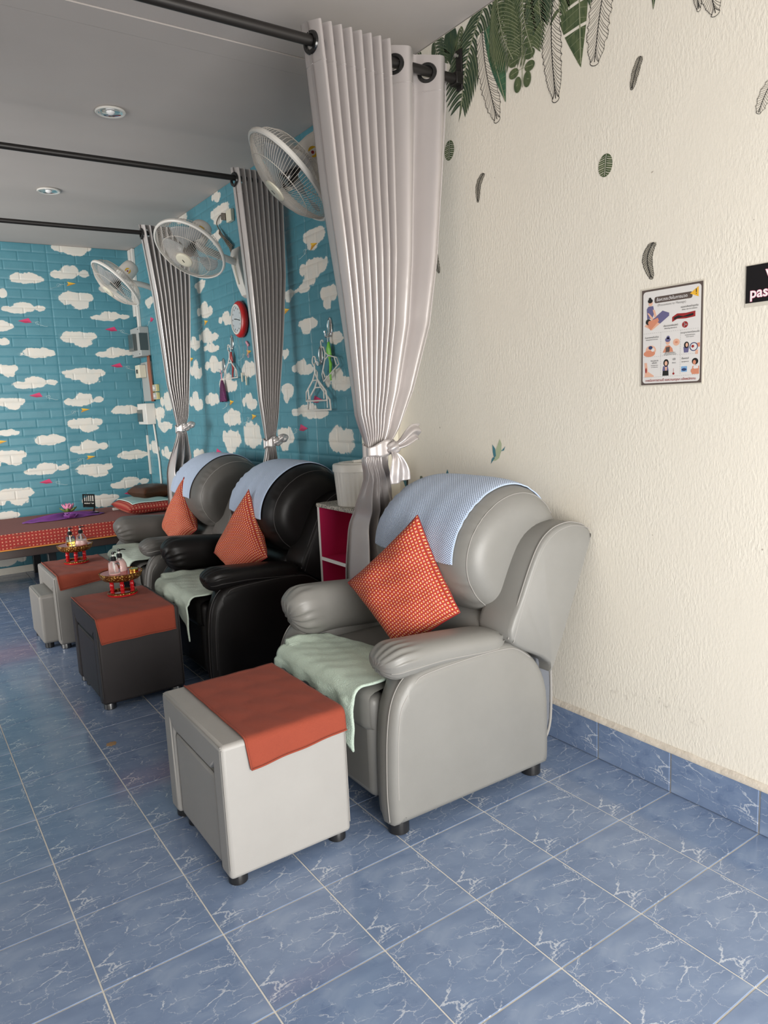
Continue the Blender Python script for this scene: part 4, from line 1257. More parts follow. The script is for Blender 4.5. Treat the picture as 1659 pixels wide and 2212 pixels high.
# ================================================================== WALL FANS
def fan(c, n, mount, label, rotk=0.):
    c = Vector(c); n = Vector(n).normalized()
    t = empty('wall_fan', mount, label, 'fan')
    q = n.to_track_quat('Z', 'Y').to_matrix()
    Rm = .215
    P = lambda r, a, h: c+q @ Vector((r*cos(a), r*sin(a), h))
    MB().lathe([(Rm-.004, -.010), (Rm+.004, -.010), (Rm+.007, -.004), (Rm+.006, .006), (Rm, .011), (Rm-.006, .010), (Rm-.004, -.010)], c, 64, mat=q, caps=False).build('rim', M['white'], t)
    # front grille wires
    fr = MB(); NW = 96
    prof = [(.046, .083), (.075, .080), (.115, .070), (.155, .052), (.185, .030), (.205, .008)]
    for k in range(NW):
        a = 2*PI*k/NW
        fr.tube([P(r, a+.30*(r-.2)*3, h) for r, h in prof], .00095, 4, caps=False)
    for r, h in ((.048, .0835), (.150, .0545)):
        fr.tube([P(r, 2*PI*k/48, h) for k in range(48)], .0016, 5, closed=True)
    fr.build('front_grille', M['wire'], t, smooth=180)
    rg = MB()
    prof = [(.06, -.085), (.11, -.082), (.165, -.066), (.195, -.040), (.208, -.006)]
    for k in range(72):
        a = 2*PI*k/72
        rg.tube([P(r, a-.4*(r-.2)*3, h) for r, h in prof], .00095, 4, caps=False)
    for r, h in ((.165, -.067), (.062, -.0855)):
        rg.tube([P(r, 2*PI*k/48, h) for k in range(48)], .0018, 5, closed=True)
    rg.build('rear_grille', M['wire'], t, smooth=180)
    cap = MB().lathe([(.050, .080), (.049, .088), (.042, .092), (.030, .0935), (.001, .094)], c, 40, mat=q, caps=False).build('hub_cap', M['cream'], t)
    MB().box(c+q @ Vector((.0, .0, .0945)), (.005, .02, .0012), rot=q).build('hub_badge', M['iron'], cap)
    MB().lathe([(.001, .03), (.03, .028), (.034, .02), (.034, -.02), (.02, -.03), (.012, -.06)], c, 24, mat=q).build('spinner', M['black'], t)
    for k in range(3):
        a0 = k*2*PI/3+rotk
        def bl(u, v, a0=a0):
            r = .03+.150*v
            a = a0+(u-.5)*(1.45-.35*v)*sm(.35+v)
            return P(r, a, (u-.5)*.055*(1-.3*v))
        MB().grid(bl, 14, 10).build('blade', M['clearblade'], t, smooth=180, solid=.002)
    # motor housing
    mh = MB().lathe([(.055, -.070), (.066, -.078), (.072, -.100), (.070, -.165), (.064, -.192), (.045, -.206), (.001, -.210)], c, 36, mat=q, sy=.88)
    mo = mh.build('motor_housing', M['white'], t, smooth=60)
    up = q @ Vector((0, 0, 1))
    # round yellow energy label on the housing side facing the room
    tc = (Vector((-2.1, -1.1, 1.4))-c); tc = (tc-n*tc.dot(n)).normalized(); sd = n.cross(tc)
    lc = c-n*.120+tc*.0685
    lq = [(cos(2*PI*k/20)*.021, sin(2*PI*k/20)*.021) for k in range(20)]
    bb = MB().prism([lc+sd*x+n*y-tc*.004 for x, y in lq], [lc+sd*x+n*y+tc*.002 for x, y in lq], 0)
    bb.prism([lc+sd*x*.55+n*(y*.55+.004)+tc*.0 for x, y in lq], [lc+sd*x*.55+n*(y*.55+.004)+tc*.003 for x, y in lq], 1)
    bb.prism([lc+sd*x*.3+n*(y*.3+.004)+tc*.0 for x, y in lq], [lc+sd*x*.3+n*(y*.3+.004)+tc*.0038 for x, y in lq], 2)
    bb.build('energy_label', [M['spot'], M['white'], M['redribbon']], mo, smooth=0)
    # swivel arm down to the wall body
    mx, my, mz = mount
    j = c-n*.13-Vector((0, 0, .07))
    MB().tube(spline([c-n*.12, j, Vector((mx-.10, my-.01*0, j.z-.05)).lerp(j, .4), (mx-.055, my, mz+.03)], 6), [.022]*19, 14).build('swivel_arm', M['white'], t)
    bd = [(0, .13), (-.075, .125), (-.088, .09), (-.085, .02), (-.06, -.10), (-.035, -.165), (-.012, -.18), (0, -.18)]
    b = MB().prism([(mx+x, my-.058*(1-max(0, -z)*1.4), mz+z) for x, z in bd], [(mx+x, my+.058*(1-max(0, -z)*1.4), mz+z) for x, z in bd])
    wb = b.build('wall_body', M['white'], t, bevel=.010, seg=3)
    MB().tube(spline([(mx-.088, my, mz+.07), (mx-.09, my-.01, mz), (mx-.066, my, mz-.10)], 5), .004, 6).build('trim_line', M['cream'], wb)
    return t
fan((-.600, 1.72, 2.285), (-.69, .25, -.68), (WX-.004, 1.98-.0, 2.36), 'wall fan nearest the camera, half hidden behind the large silver curtain', .4)
fan((-.470, 3.26, 2.292), (-.568, -.27, -.778), (WX-.006, 3.42, 2.235), 'wall fan in the middle, its cream hub facing the camera', 1.0)
fan((-.505, 4.78, 2.325), (-.70, .035, -.70), (WX-.006, 4.82, 2.20), 'wall fan furthest back, beside the cloud papered end wall', .2)
# coiled flex beside the middle fan
cb = empty('coiled_flex', (WX-.006, 3.68, 2.4), 'bundle of grey brown flex and plug hanging on the wall above the middle fan bracket', 'cable')
b = MB()
for k in range(7):
    o_ = .010*k
    b.tube(spline([(WX-.02-.003*k, 3.79-o_*.5, 2.555-o_*.6), (WX-.03, 3.73+.006*sin(k), 2.51-.004*k), (WX-.025-.003*(k % 3), 3.66, 2.46-.012*(k % 4)), (WX-.02, 3.59+.006*k, 2.41-.006*k)], 6), .0035, 6)
b.tube(spline([(WX-.02, 3.77, 2.53), (WX-.02, 3.83, 2.60), (WX-.015, 3.78, 2.64), (WX-.02, 3.71, 2.625)], 6), .004, 6)
b.build('flex', M['cabledark'], cb, smooth=180)
MB().box((WX-.024, 3.675, 2.61), (.032, .065, .045), rot=Matrix.Rotation(.25, 3, 'X')).build('plug', M['cabledark'], cb, bevel=.006)
MB().box((WX-.019, 3.60, 2.60), (.026, .08, .075)).build('socket', M['cream'], cb, bevel=.004)

# ================================================================== CLOCK, HOOKS, HANGERS
cy, cz = 3.548, 1.932
ck = empty('wall_clock', (WX-.006, cy, cz), 'red oval wall clock with a pale face, beside the middle curtain', 'clock')
rx = Matrix.Rotation(-PI/2, 3, 'Y')
def oval(prof, name, mat, par, dy=0., n=48):
    b = MB(); vs = []
    for r, h in prof:
        for k in range(n):
            a = 2*PI*k/n; vs.append((WX-.006-h, cy+dy+r*.92*cos(a), cz+r*1.06*sin(a)))
    fs = [(i*n+k, i*n+(k+1) % n, (i+1)*n+(k+1) % n, (i+1)*n+k) for i in range(len(prof)-1) for k in range(n)]
    b.add(vs, fs); return b.build(name, mat, par, smooth=50)
oval([(.098, 0), (.112, .012), (.112, .030), (.100, .044), (.088, .046)], 'case', M['red'], ck)
oval([(.092, .043), (.092, .050), (.083, .050), (.083, .043)], 'bezel', M['white'], ck)
fc = oval([(.084, .0435), (.04, .0436), (.001, .0437)], 'face', M['clockface'], ck)
b = MB().tube([(WX-.052, cy, cz), (WX-.052, cy-.055, cz-.012)], .0022, 6).tube([(WX-.052, cy, cz), (WX-.052, cy+.032, cz+.004)], .0028, 6)
b.build('clock_hands', M['ink'], ck)
for k in range(12):
    a = k*PI/6
    MB().box((WX-.0505, cy+.068*cos(a)*.92, cz+.068*sin(a)*1.06), (.001, .004, .011)).build('hour_mark', M['ink'], fc, smooth=0)

def hook(y, z, label, group='chrome adhesive hooks on the cloud wall'):
    t = empty('wall_hook', (WX-.005, y, z), label, 'hook', group)
    n = 24; b = MB()
    def ov(r1, h): return [(WX-.0055-h, y+.024*r1*cos(2*PI*k/n), z+.052*r1*sin(2*PI*k/n)) for k in range(n)]
    r_ = [ov(1, 0), ov(1, .004), ov(.85, .008), ov(.7, .0065)]
    vs = [p for r in r_ for p in r]
    b.add(vs, [(i*n+k, i*n+(k+1) % n, (i+1)*n+(k+1) % n, (i+1)*n+k) for i in range(3) for k in range(n)]+[tuple(range(n-1, -1, -1)), tuple(3*n+k for k in range(n))])
    b.build('plate', M['chrome'], t, smooth=50)
    MB().tube(spline([(WX-.010, y, z-.03), (WX-.022, y, z-.055), (WX-.038, y, z-.052), (WX-.042, y, z-.03)], 6), .0045, 8).tube([(WX-.042, y, z-.03), (WX-.042, y, z-.022)], .006, 8).build('hook_arm', M['chrome'], t)
hook(3.752, 1.80, 'chrome hook below the red clock, holding a white hanger')
hook(3.93, 1.655, 'lower chrome hook holding the purple scented sachet')
hook(2.411, 1.765, 'upper chrome hook near the silver curtain, holding a green ribbon')
hook(2.525, 1.625, 'chrome hook left of the green ribbon, holding white hangers')

def hanger(y, z, rz, sw, label, s=1., dx=0., tilt=0.):
    t = empty('plastic_hanger', (WX-.035, y, z), label, 'hanger', 'white plastic hangers')
    R_ = Matrix.Rotation(tilt, 3, 'X')
    # local: a along y (left is +y), b up
    def P(a, b_, d=0): 
        v = R_ @ Vector((0, a*s, b_*s))
        return (WX-.034-dx-d-sw*abs(a)*.2, y+v.y, z+v.z)
    MB().tube(spline([P(.0, -.02), P(.022, .0), P(.012, .03), P(-.012, .028), P(-.012, .01)], 6), .0038, 6).tube([P(0, -.02), P(0, -.06)], .0045, 8).build('hook', M['white'], t)
    MB().tube([P(0, -.06), P(.03, -.10), P(.115, -.165), P(.12, -.215), P(-.12, -.215), P(-.115, -.165), P(-.03, -.10), P(0, -.06)], .0048*s, 8).tube([P(.03, -.10), P(-.03, -.10)], .004, 6).tube([P(.09, -.150), P(.088, -.205)], .004, 6).tube([P(-.09, -.150), P(-.088, -.205)], .004, 6).build('shoulder_bar', M['white'], t)
hanger(3.752, 1.755, 0, 0, 'white plastic hanger on the hook below the clock', .92)
hanger(2.525, 1.585, 0, 0, 'white plastic hanger at the front of the two on the hook', .98, .02)
hanger(2.525, 1.555, 0, 0, 'white plastic hanger behind, hanging slightly lower on the same hook', 1.08, .006)
hanger(2.455, 1.675, 0, 0, 'white plastic hanger tilted away beside the green ribbon', .80, .0, -.45)
def ribbon(y, z, mat, label, s=1.):
    t = empty('ribbon', (WX-.03, y, z), label, 'ribbon')
    MB().tube([(WX-.03, y, z+.05*s), (WX-.028, y+.004, z)], .003, 6).build('loop', M['chrome'], t)
    def f(u, v):
        w_ = interp([(0, .012), (.18, .048), (.34, .050), (.44, .012), (.56, .030), (1, .004)], v)*s
        return (WX-.024-.010*sin(PI*u)-.004*sin(9*v), y-.004+w_*(u-.5)+.006*sin(5*v), z-.205*s*v)
    MB().grid(f, 8, 40).build('tail', mat, t, smooth=180, solid=.003)
ribbon(2.405, 1.685, M['green'], 'lime green ribbon hanging from the upper chrome hook')
ribbon(3.735, 1.735, M['redribbon'], 'dark red ribbon behind the white hanger under the clock', .9)
sc = empty('scented_sachet', (WX-.03, 3.93, 1.45), 'purple net sachet of beads hanging from a pink cord on the lower hook', 'sachet')
MB().tube([(WX-.035, 3.925, 1.625), (WX-.03, 3.935, 1.545)], .003, 6).tube([(WX-.035, 3.915, 1.60), (WX-.03, 3.93, 1.545)], .0025, 6).build('cord', M['pinkp'], sc)
def sac(u, v):
    a = 2*PI*u; r = interp([(0, .012), (.06, .014), (.5, .034), (.92, .053), (1, .050)], v)
    return (WX-.03+max(-.5, min(.5, cos(a)))*min(r, .022), 3.93+r*sin(a), 1.55-.150*v+.003*sin(9*a))
b = MB().grid(sac, 32, 16, cu=True); b.f.append(tuple(16*32+k for k in range(32))); b.mi.append(0)
b.build('bag', M['sachet'], sc, smooth=180)
kh = empty('pink_hook', (WX-.006, 3.487, 1.75), 'small pink adhesive hook with a looped cord, left of the middle curtain', 'hook')
MB().box((WX-.012, 3.487, 1.77), (.012, .045, .016), rot=Matrix.Rotation(.7, 3, 'X')).build('plate', M['pinkp'], kh, bevel=.003)
MB().tube([(WX-.018, 3.48, 1.765), (WX-.018, 3.475, 1.70)], .0022, 6).tube([(WX-.018, 3.475+.010*sin(a), 1.69+.012*cos(a)) for a in [k*PI/5 for k in range(11)]], .0022, 6).build('cord', M['pinkp'], kh)
for y, z0_, lab in ((3.596, 1.556, 'longer'), (3.531, 1.531, 'shorter')):
    t = empty('pull_cord', (WX-.02, y, z0_), ('left' if lab == 'longer' else 'right')+' white pull cord weight hanging from the middle fan', 'pull cord')
    MB().tube([(WX-.035, y-.01, 2.06), (WX-.02, y, z0_+.03)], .0009, 4).build('string', M['grey'], t)
    MB().lathe([(.001, -.032), (.006, -.030), (.007, .028), (.003, .032)], (WX-.02, y, z0_), 10).build('weight', M['cream'], t)

# ================================================================== ELECTRICS IN THE FAR CORNER
def boxobj(name, a, b_, mat, label, cat, group=None, bevel=.004):
    t = empty(name, ((a[0]+b_[0])/2, (a[1]+b_[1])/2, min(a[2], b_[2])), label, cat, group)
    MB().box2(a, b_).build('body', mat, t, bevel=bevel)
    return t
X0 = WX-.0045
t = boxobj('meter_box', (X0-.085, 5.60, 1.845), (X0, 5.88, 2.10), M['grey'], 'grey meter box with a smoked window in the far corner', 'meter box')
MB().box2((X0-.092, 5.595, 1.895), (X0-.02, 5.598, 2.045)).box2((X0-.120, 5.70, 1.90), (X0-.084, 5.84, 2.045)).build('smoked_window', M['dkgrey'], t, bevel=.003)
b = MB()
for y, z in ((5.64, 1.865), (5.85, 1.865), (5.64, 2.08)): b.lathe([(.001, .004), (.005, .003), (.005, 0)], (X0-.085, y, z), 10, mat=Matrix.Rotation(-PI/2, 3, 'Y'))
b.build('screws', M['iron'], t)
t = boxobj('backing_board', (X0-.012, 5.60, 1.445), (X0, 5.90, 1.80), M['grey'], 'grey backing board below the meter box', 'board')
t = boxobj('circuit_breaker', (X0-.075, 5.74, 1.66), (X0-.013, 5.87, 1.775), M['cream'], 'cream circuit breaker mounted on the grey backing board', 'circuit breaker')
MB().box2((X0-.083, 5.79, 1.70), (X0-.074, 5.82, 1.735)).build('lever', M['black'], t, bevel=.002)
t = empty('cable_run', (X0-.01, 5.62, 1.45), 'bunch of brown cables running down beside the backing board', 'cable')
b = MB()
for k in range(6):
    b.tube(spline([(X0-.016-.004*(k % 2), 5.655-.013*k, 1.85), (X0-.018, 5.66-.014*k, 1.72), (X0-.016, 5.648-.013*k, 1.58), (X0-.016, 5.64-.012*k, 1.44)], 5), .0055, 6)
b.build('cables', M['cablebrown'], t, smooth=180)
for z, lab in ((1.525, 'upper'), (1.455, 'lower')):
    t = boxobj('light_switch', (X0-.030, 5.44, z), (X0, 5.545, z+.062), M['yellowed'], lab+' yellowed light switch box beside the brown cables', 'switch', 'surface switches in the far corner')
    MB().box2((X0-.033, 5.448, z+.005), (X0-.029, 5.537, z+.057)).build('front_plate', M['grey'], t, bevel=.001)
    MB().box2((X0-.038, 5.475, z+.018), (X0-.032, 5.49, z+.044)).box2((X0-.038, 5.50, z+.018), (X0-.032, 5.515, z+.044)).build('rocker', M['white'], t, bevel=.001)
t = boxobj('junction_box', (X0-.085, 5.62, 1.235), (X0, 5.88, 1.425), M['white'], 'white junction box with a peeling grey label, below the backing board', 'junction box')
MB().box2((X0-.090, 5.73, 1.26), (X0-.084, 5.885, 1.37)).build('peeling_label', M['dkgrey'], t, bevel=.001)
tag(MB().box2((X0-.025, 5.80, 2.10), (X0, 5.845, CH-.002)).box2((X0-.03, 5.86, 2.22), (X0, 5.925, CH-.003)).build('cable_trunking', M['white'], bevel=.003), 'pale upright cable trunking from the meter box to the ceiling', 'trunking')
tag(MB().tube([(X0-.012, 5.665, 1.235), (X0-.012, 5.60, .9), (X0-.012, 5.60, .50)], .009, 8).build('conduit', M['white']), 'thin white conduit dropping from the junction box', 'conduit')
tag(MB().box2((X0-.018, 5.905, .76), (X0, 5.924, 1.13)).build('corner_strip', M['white'], bevel=.002), 'short white strip in the corner above the bed', 'strip')

# ================================================================== POSTER AND SIGN
def text_mesh(txt, size, mat, parent, org, ax, up, align='CENTER', bold=0., name='lettering'):
    cu = bpy.data.curves.new('t', 'FONT'); cu.body = txt; cu.size = size; cu.align_x = align
    cu.offset = bold; cu.resolution_u = 3
    to = bpy.data.objects.new('t', cu); COL.objects.link(to)
    dg = bpy.context.evaluated_depsgraph_get(); dg.update()
    me = bpy.data.meshes.new_from_object(to.evaluated_get(dg))
    bpy.data.objects.remove(to)
    me.name = name; me.materials.clear(); me.materials.append(mat)
    ax, up = Vector(ax), Vector(up); nz = ax.cross(up)
    mt_ = Matrix((ax, up, nz)).transposed().to_4x4(); mt_.translation = Vector(org)-ORG[parent]
    me.transform(mt_)
    o = bpy.data.objects.new(name, me); COL.objects.link(o); o.parent = parent
    return o
PY, PZ, PW, PH = .441, 1.672, .213, .299      # top-left corner as seen (y grows to the left)
po = empty('precautions_poster', (WX-.001, PY-PW/2, PZ-PH), 'laminated massage precautions poster in Thai and English on the white wall', 'poster')
def pp(u, v, h=0., raw=False):
    if v > .44 and not raw: v = .455+(v-.475)*.95-(.035*max(0, 1-(v-.44)/.035)*0)
    return (WX-.0022-h, PY-u*PW, PZ-v*PH)
MB().box2((WX-.0016, PY+.004, PZ-PH-.004), (WX-.0004, PY-PW-.004, PZ+.004)).build('laminate', M['tape'], po)
MB().box2((WX-.0021, PY, PZ-PH), (WX-.0014, PY-PW, PZ)).build('border', M['pbrown'], po)
def rrect(b, u0, v0, u1, v1, r, mi, h):
    pts = []
    ry = r*PW/PH
    for cx, cy_, a0 in ((u1-r, v0+ry, -PI/2), (u1-r, v1-ry, 0), (u0+r, v1-ry, PI/2), (u0+r, v0+ry, PI)):
        for k in range(6):
            a = a0+k*PI/10; pts.append(pp(cx+r*cos(a), cy_+ry*sin(a), h, mi == 0 and h < .0003))
    b.poly(pts, mi)
def ell(b, u, v, ru, rv, mi, h, n=20): b.poly([pp(u+ru*cos(2*PI*k/n), v+rv*sin(2*PI*k/n), h) for k in range(n)], mi)
def pol(b, pts, mi, h): b.poly([pp(u, v, h) for u, v in pts], mi)
b = MB(); rrect(b, .025, .02, .975, .982, .05, 0, .0002)
b.build('sheet', M['pw'], po, smooth=0, recalc=False)
PM = [M['pbrown'], M['pyellow'], M['pskin'], M['pskin2'], M['ppurple'], M['pnavy'], M['pred'], M['pgrey'], M['pblue'], M['ink'], M['pw']]
b = MB(); h = .0004
rrect(b, .22, .085, .84, .150, .03, 0, h)
pol(b, [(.80, .105), (.935, .045), (.935, .145)], 1, h+.0002)
b.box2(pp(.893, .065, h+.0003), pp(.905, .100, h+.0004), 9); b.box2(pp(.893, .108, h+.0003), pp(.905, .118, h+.0004), 9)
b.build('header', PM, po, smooth=0, recalc=False)
b = MB()
# masseuse at the table
pol(b, [(.05, .375), (.18, .445), (.33, .36), (.20, .30)], 3, h)
pol(b, [(.19, .315), (.36, .235), (.47, .265), (.47, .295), (.32, .365)], 4, h+.0001)
pol(b, [(.10, .37), (.17, .325), (.28, .30), (.30, .335), (.16, .425)], 2, h+.0002)
pol(b, [(.09, .20), (.12, .175), (.20, .175), (.22, .24), (.19, .30), (.10, .305)], 4, h+.0003)
pol(b, [(.10, .24), (.13, .245), (.20, .30), (.17, .315)], 3, h+.0004); pol(b, [(.19, .21), (.23, .22), (.26, .285), (.23, .30)], 3, h+.0004)
ell(b, .155, .145, .035, .028, 3, h+.0004); ell(b, .15, .120, .042, .022, 9, h+.0005); ell(b, .145, .098, .022, .015, 9, h+.0006)
ell(b, .12, .335, .045, .030, 9, h+.0005); ell(b, .145, .345, .03, .022, 2, h+.0006)
# vein
pol(b, [(.52, .365), (.52, .315), (.60, .285), (.74, .29), (.89, .28), (.89, .335), (.74, .345), (.60, .34)], 6, h)
pol(b, [(.55, .345), (.55, .32), (.62, .305), (.70, .32), (.80, .305), (.86, .30), (.86, .32), (.78, .33), (.70, .328), (.6, .335)], 9, h+.0002)
ell(b, .73, .405, .048, .032, 6, h)
for k in range(9): ell(b, .73+.03*cos(k*2.1)*(.4+k*.06), .405+.02*sin(k*2.1)*(.4+k*.06), .008, .006, 10, h+.0002, 8)
b.build('main_drawings', PM, po, smooth=0, recalc=False)
b = MB()
ell(b, .165, .665, .09, .055, 3, h); ell(b, .14, .70, .10, .035, 2, h+.0001); ell(b, .16, .635, .035, .02, 5, h+.0002); ell(b, .20, .66, .03, .02, 10, h+.0002)
b.build('hand_drawing', PM, po, smooth=0, recalc=False)
b = MB()
pol(b, [(.37, .70), (.42, .63), (.48, .625), (.53, .66), (.545, .70)], 2, h); pol(b, [(.42, .645), (.49, .64), (.485, .695), (.42, .70)], 0, h+.0001)
ell(b, .455, .59, .035, .03, 3, h+.0002); ell(b, .455, .565, .045, .025, 4, h+.0003); ell(b, .46, .54, .025, .018, 4, h+.0003)
b.build('aging_woman_drawing', PM, po, smooth=0, recalc=False)
b = MB()
ell(b, .595, .60, .055, .038, 3, h); ell(b, .595, .60, .025, .012, 2, h+.0001)
b.build('skin_magnified_drawing', PM, po, smooth=0, recalc=False)
b = MB()
pol(b, [(.72, .72), (.71, .66), (.76, .65), (.80, .66), (.79, .72)], 4, h); ell(b, .76, .64, .04, .035, 9, h+.0001); ell(b, .765, .64, .02, .022, 3, h+.0002)
ell(b, .875, .665, .065, .046, 5, h+.0003); ell(b, .875, .665, .052, .037, 10, h+.0004); ell(b, .86, .66, .022, .015, 6, h+.0005)
pol(b, [(.90, .70), (.945, .70), (.94, .745), (.90, .745)], 3, h); pol(b, [(.92, .63), (.97, .625), (.97, .67), (.92, .67)], 2, h)
b.build('woman_with_lens_drawing', PM, po, smooth=0, recalc=False)
b = MB()
pol(b, [(.055, .80), (.10, .80), (.12, .90), (.22, .945), (.22, .96), (.06, .96), (.07, .90)], 3, h); ell(b, .085, .885, .014, .03, 6, h+.0001)
b.build('foot_bones_drawing', PM, po, smooth=0, recalc=False)
b = MB()
pol(b, [(.37, .955), (.375, .90), (.47, .90), (.475, .955)], 9, h); pol(b, [(.37, .90), (.38, .85), (.46, .85), (.475, .90)], 4, h+.0001); ell(b, .43, .815, .045, .04, 9, h+.0001); ell(b, .43, .82, .024, .025, 3, h+.0002); pol(b, [(.41, .86), (.45, .86), (.44, .90), (.42, .90)], 3, h+.0003)
b.build('praying_woman_drawing', PM, po, smooth=0, recalc=False)
b = MB()
pol(b, [(.545, .875), (.565, .875), (.565, .93), (.545, .93)], 10, h); ell(b, .555, .937, .018, .012, 6, h+.0001); pol(b, [(.552, .88), (.558, .88), (.558, .93), (.552, .93)], 6, h+.0001)
b.build('thermometer_drawing', PM, po, smooth=0, recalc=False)
b = MB()
rrect(b, .68, .865, .775, .925, .01, 8, h); ell(b, .727, .90, .04, .015, 5, h+.0001)
b.build('screen_picture_drawing', PM, po, smooth=0, recalc=False)
b = MB()
pol(b, [(.85, .955), (.86, .87), (.91, .86), (.965, .87), (.965, .955)], 2, h); pol(b, [(.87, .90), (.88, .865), (.95, .865), (.95, .895)], 10, h+.0001); ell(b, .87, .92, .035, .028, 2, h+.0002); ell(b, .90, .82, .05, .035, 9, h+.0001); ell(b, .89, .83, .024, .024, 2, h+.0002)
b.build('pregnant_woman_drawing', PM, po, smooth=0, recalc=False)
b = MB()
def dash(u0, v0, u1, v1, n=26):
    for k in range(n):
        t0, t1 = k/n, (k+.55)/n
        p0 = pp(u0+(u1-u0)*t0, v0+(v1-v0)*t0-.0012, h); p1 = pp(u0+(u1-u0)*t1+.003*(u0 == u1), v0+(v1-v0)*t1+.0012, h+.0001)
        b.box2(p0, p1)
dash(.04, .475, .96, .475); dash(.04, .735, .96, .735); dash(.04, .962-.03+.03, .96, .962); dash(.335, .475, .335, .955, 20); dash(.66, .475, .66, .955, 20)
b.build('dashed_lines', M['pgrey'], po, smooth=0)
AX, UP = (0, -1, 0), (0, 0, 1)
def ptxt(s, u, v, size, mat, bold=0.): text_mesh(s, size, mat, po, pp(u, v, .0012), AX, UP, 'CENTER', bold)
ptxt('ข้อควรระวังในการนวด', .51, .132, .0125, M['signwhite'], .0001)
ptxt('(Precautions to Massage)', .51, .185, .0098, M['pgrey'])
ptxt('หลอดเลือดดำอุดตัน', .80, .235, .0075, M['ink']); ptxt('(deep vein thrombosis)', .80, .258, .0055, M['ink'])
ptxt('เลือดออกผิดปกติ', .50, .405, .0075, M['ink']); ptxt('(bleeding disorders)', .50, .428, .0055, M['ink'])
ptxt('กินยาสลายลิ่มเลือด', .185, .53, .0068, M['ink']); ptxt('(taking blood thinners)', .185, .552, .0048, M['ink'])
ptxt('เส้นเลือดเปราะ', .495, .708+.008, .0068, M['ink']); ptxt('(damaged blood vessels)', .495, .730, .0046, M['ink'])
ptxt('กระดูกบางจากโรคมะเร็ง', .815, .515, .0068, M['ink']); ptxt('(weakened bones', .815, .54, .0048, M['ink']); ptxt('from cancer)', .815, .56, .0048, M['ink'])
ptxt('กระดูกบาง', .235, .79, .0068, M['ink']); ptxt('หรือหัก', .235, .815, .0068, M['ink']); ptxt('(osteoporosis', .235, .838, .0046, M['ink']); ptxt('or fractures)', .235, .858, .0046, M['ink'])
ptxt('มีไข้', .565, .79, .0075, M['ink']); ptxt('(fever)', .565, .825, .0052, M['ink'])
ptxt('ตั้งครรภ์', .745, .79, .0075, M['ink']); ptxt('(pregnancy)', .745, .82, .0052, M['ink'])
ptxt('หากมีอาการตามนี้ ขอความกรุณา แจ้งพนักงาน', .50, 1.012, .0098, M['pred'], .0001)

sg = empty('black_sign', (WX-.001, -.04, 1.588), 'black paper sign with white lettering at the right edge, partly out of view', 'sign')
MB().box2((WX-.0030, .096, 1.588), (WX-.0015, -.19, 1.690)).build('paper', M['signblack'], sg)
MB().box2((WX-.0012, .099, 1.577), (WX-.0004, -.193, 1.692)).build('backing', M['tape'], sg)
for dxy, mt_, hh, bo in (((0, 0), M['signpink'], .0034, .0016), ((0, 0), M['signwhite'], .0039, .0006)):
    text_mesh('password', .040, mt_, sg, (WX-hh, .084, 1.602), AX, UP, 'LEFT', bo)
    text_mesh('Wi-Fi', .036, mt_, sg, (WX-hh, .030+.010, 1.648), AX, UP, 'LEFT', bo)

# ================================================================== WALL STICKERS
def frame2(P0, P1):
    d = Vector((P1[0]-P0[0], P1[1]-P0[1])); L = d.length; d.normalize(); s_ = Vector((-d.y, d.x))
    def q(a, b_, h=0.): return (WX-.0008-h, P0[0]+d.x*a*L+s_.x*b_*L, P0[1]+d.y*a*L+s_.y*b_*L)
    return q, L
def line2(b, q, pts, w_, mi, h):
    P = [Vector((p[0], p[1])) for p in pts]
    for A_, B_ in zip(P, P[1:]):
        d = (B_-A_); 
        if d.length < 1e-6: continue
        d.normalize(); s_ = Vector((-d.y, d.x))*w_
        b.poly([q(*(A_+s_), h), q(*(B_+s_), h), q(*(B_-s_), h), q(*(A_-s_), h)], mi)
def clipz(b):
    b.v = [(x, y, min(z, CH-.002)) for x, y, z in b.v]
def frond(P0, P1, label, W=.28, n=18, mats=('leafdark', 'leafpale'), curve=.08, lift=0., droop=.55, name='leaf_sticker', group='tropical leaf stickers along the ceiling'):
    q, L = frame2(P0, P1); b = MB()
    cv = lambda t: curve*sin(PI*t)
    for k in range(n):
        t = .03+.92*k/n; w_ = W*(sin(PI*min(.97, t*.72+.24)))**.8
        for s_ in (-1, 1):
            a0, b0 = t+(.4/n if s_ > 0 else 0), cv(t)
            ln = droop*w_*2.1
            hh = lift+.00018*(k % 4)
            up, lo, mid = [], [], []
            for i in range(7):
                f = i/6
                a = a0+ln*f**1.35; c = b0+s_*w_*(f-.22*f*f)*1.25
                th = (.62/n)*sin(PI*(.18+.82*f))**.7 if i < 6 else 0.
                up.append(q(a-th*.55, c+s_*th*.25, hh)); lo.append(q(a+th*.55, c-s_*th*.25, hh)); mid.append((a, c))
            for i in range(6): b.poly([up[i], up[i+1], lo[i+1], lo[i]], 0)
            line2(b, q, mid[:6], .0022, 1, hh+.0001)
    b.poly([q(.93, cv(.93)-.02, lift), q(1.08, cv(1.), lift), q(.93, cv(.93)+.02, lift)], 0)
    line2(b, q, [(t/12, cv(t/12)) for t in range(13)], .006, 1, lift+.0009)
    clipz(b)
    o = b.build(name, [M[m] for m in mats], smooth=0, recalc=False); tag(o, label, 'wall sticker', group)
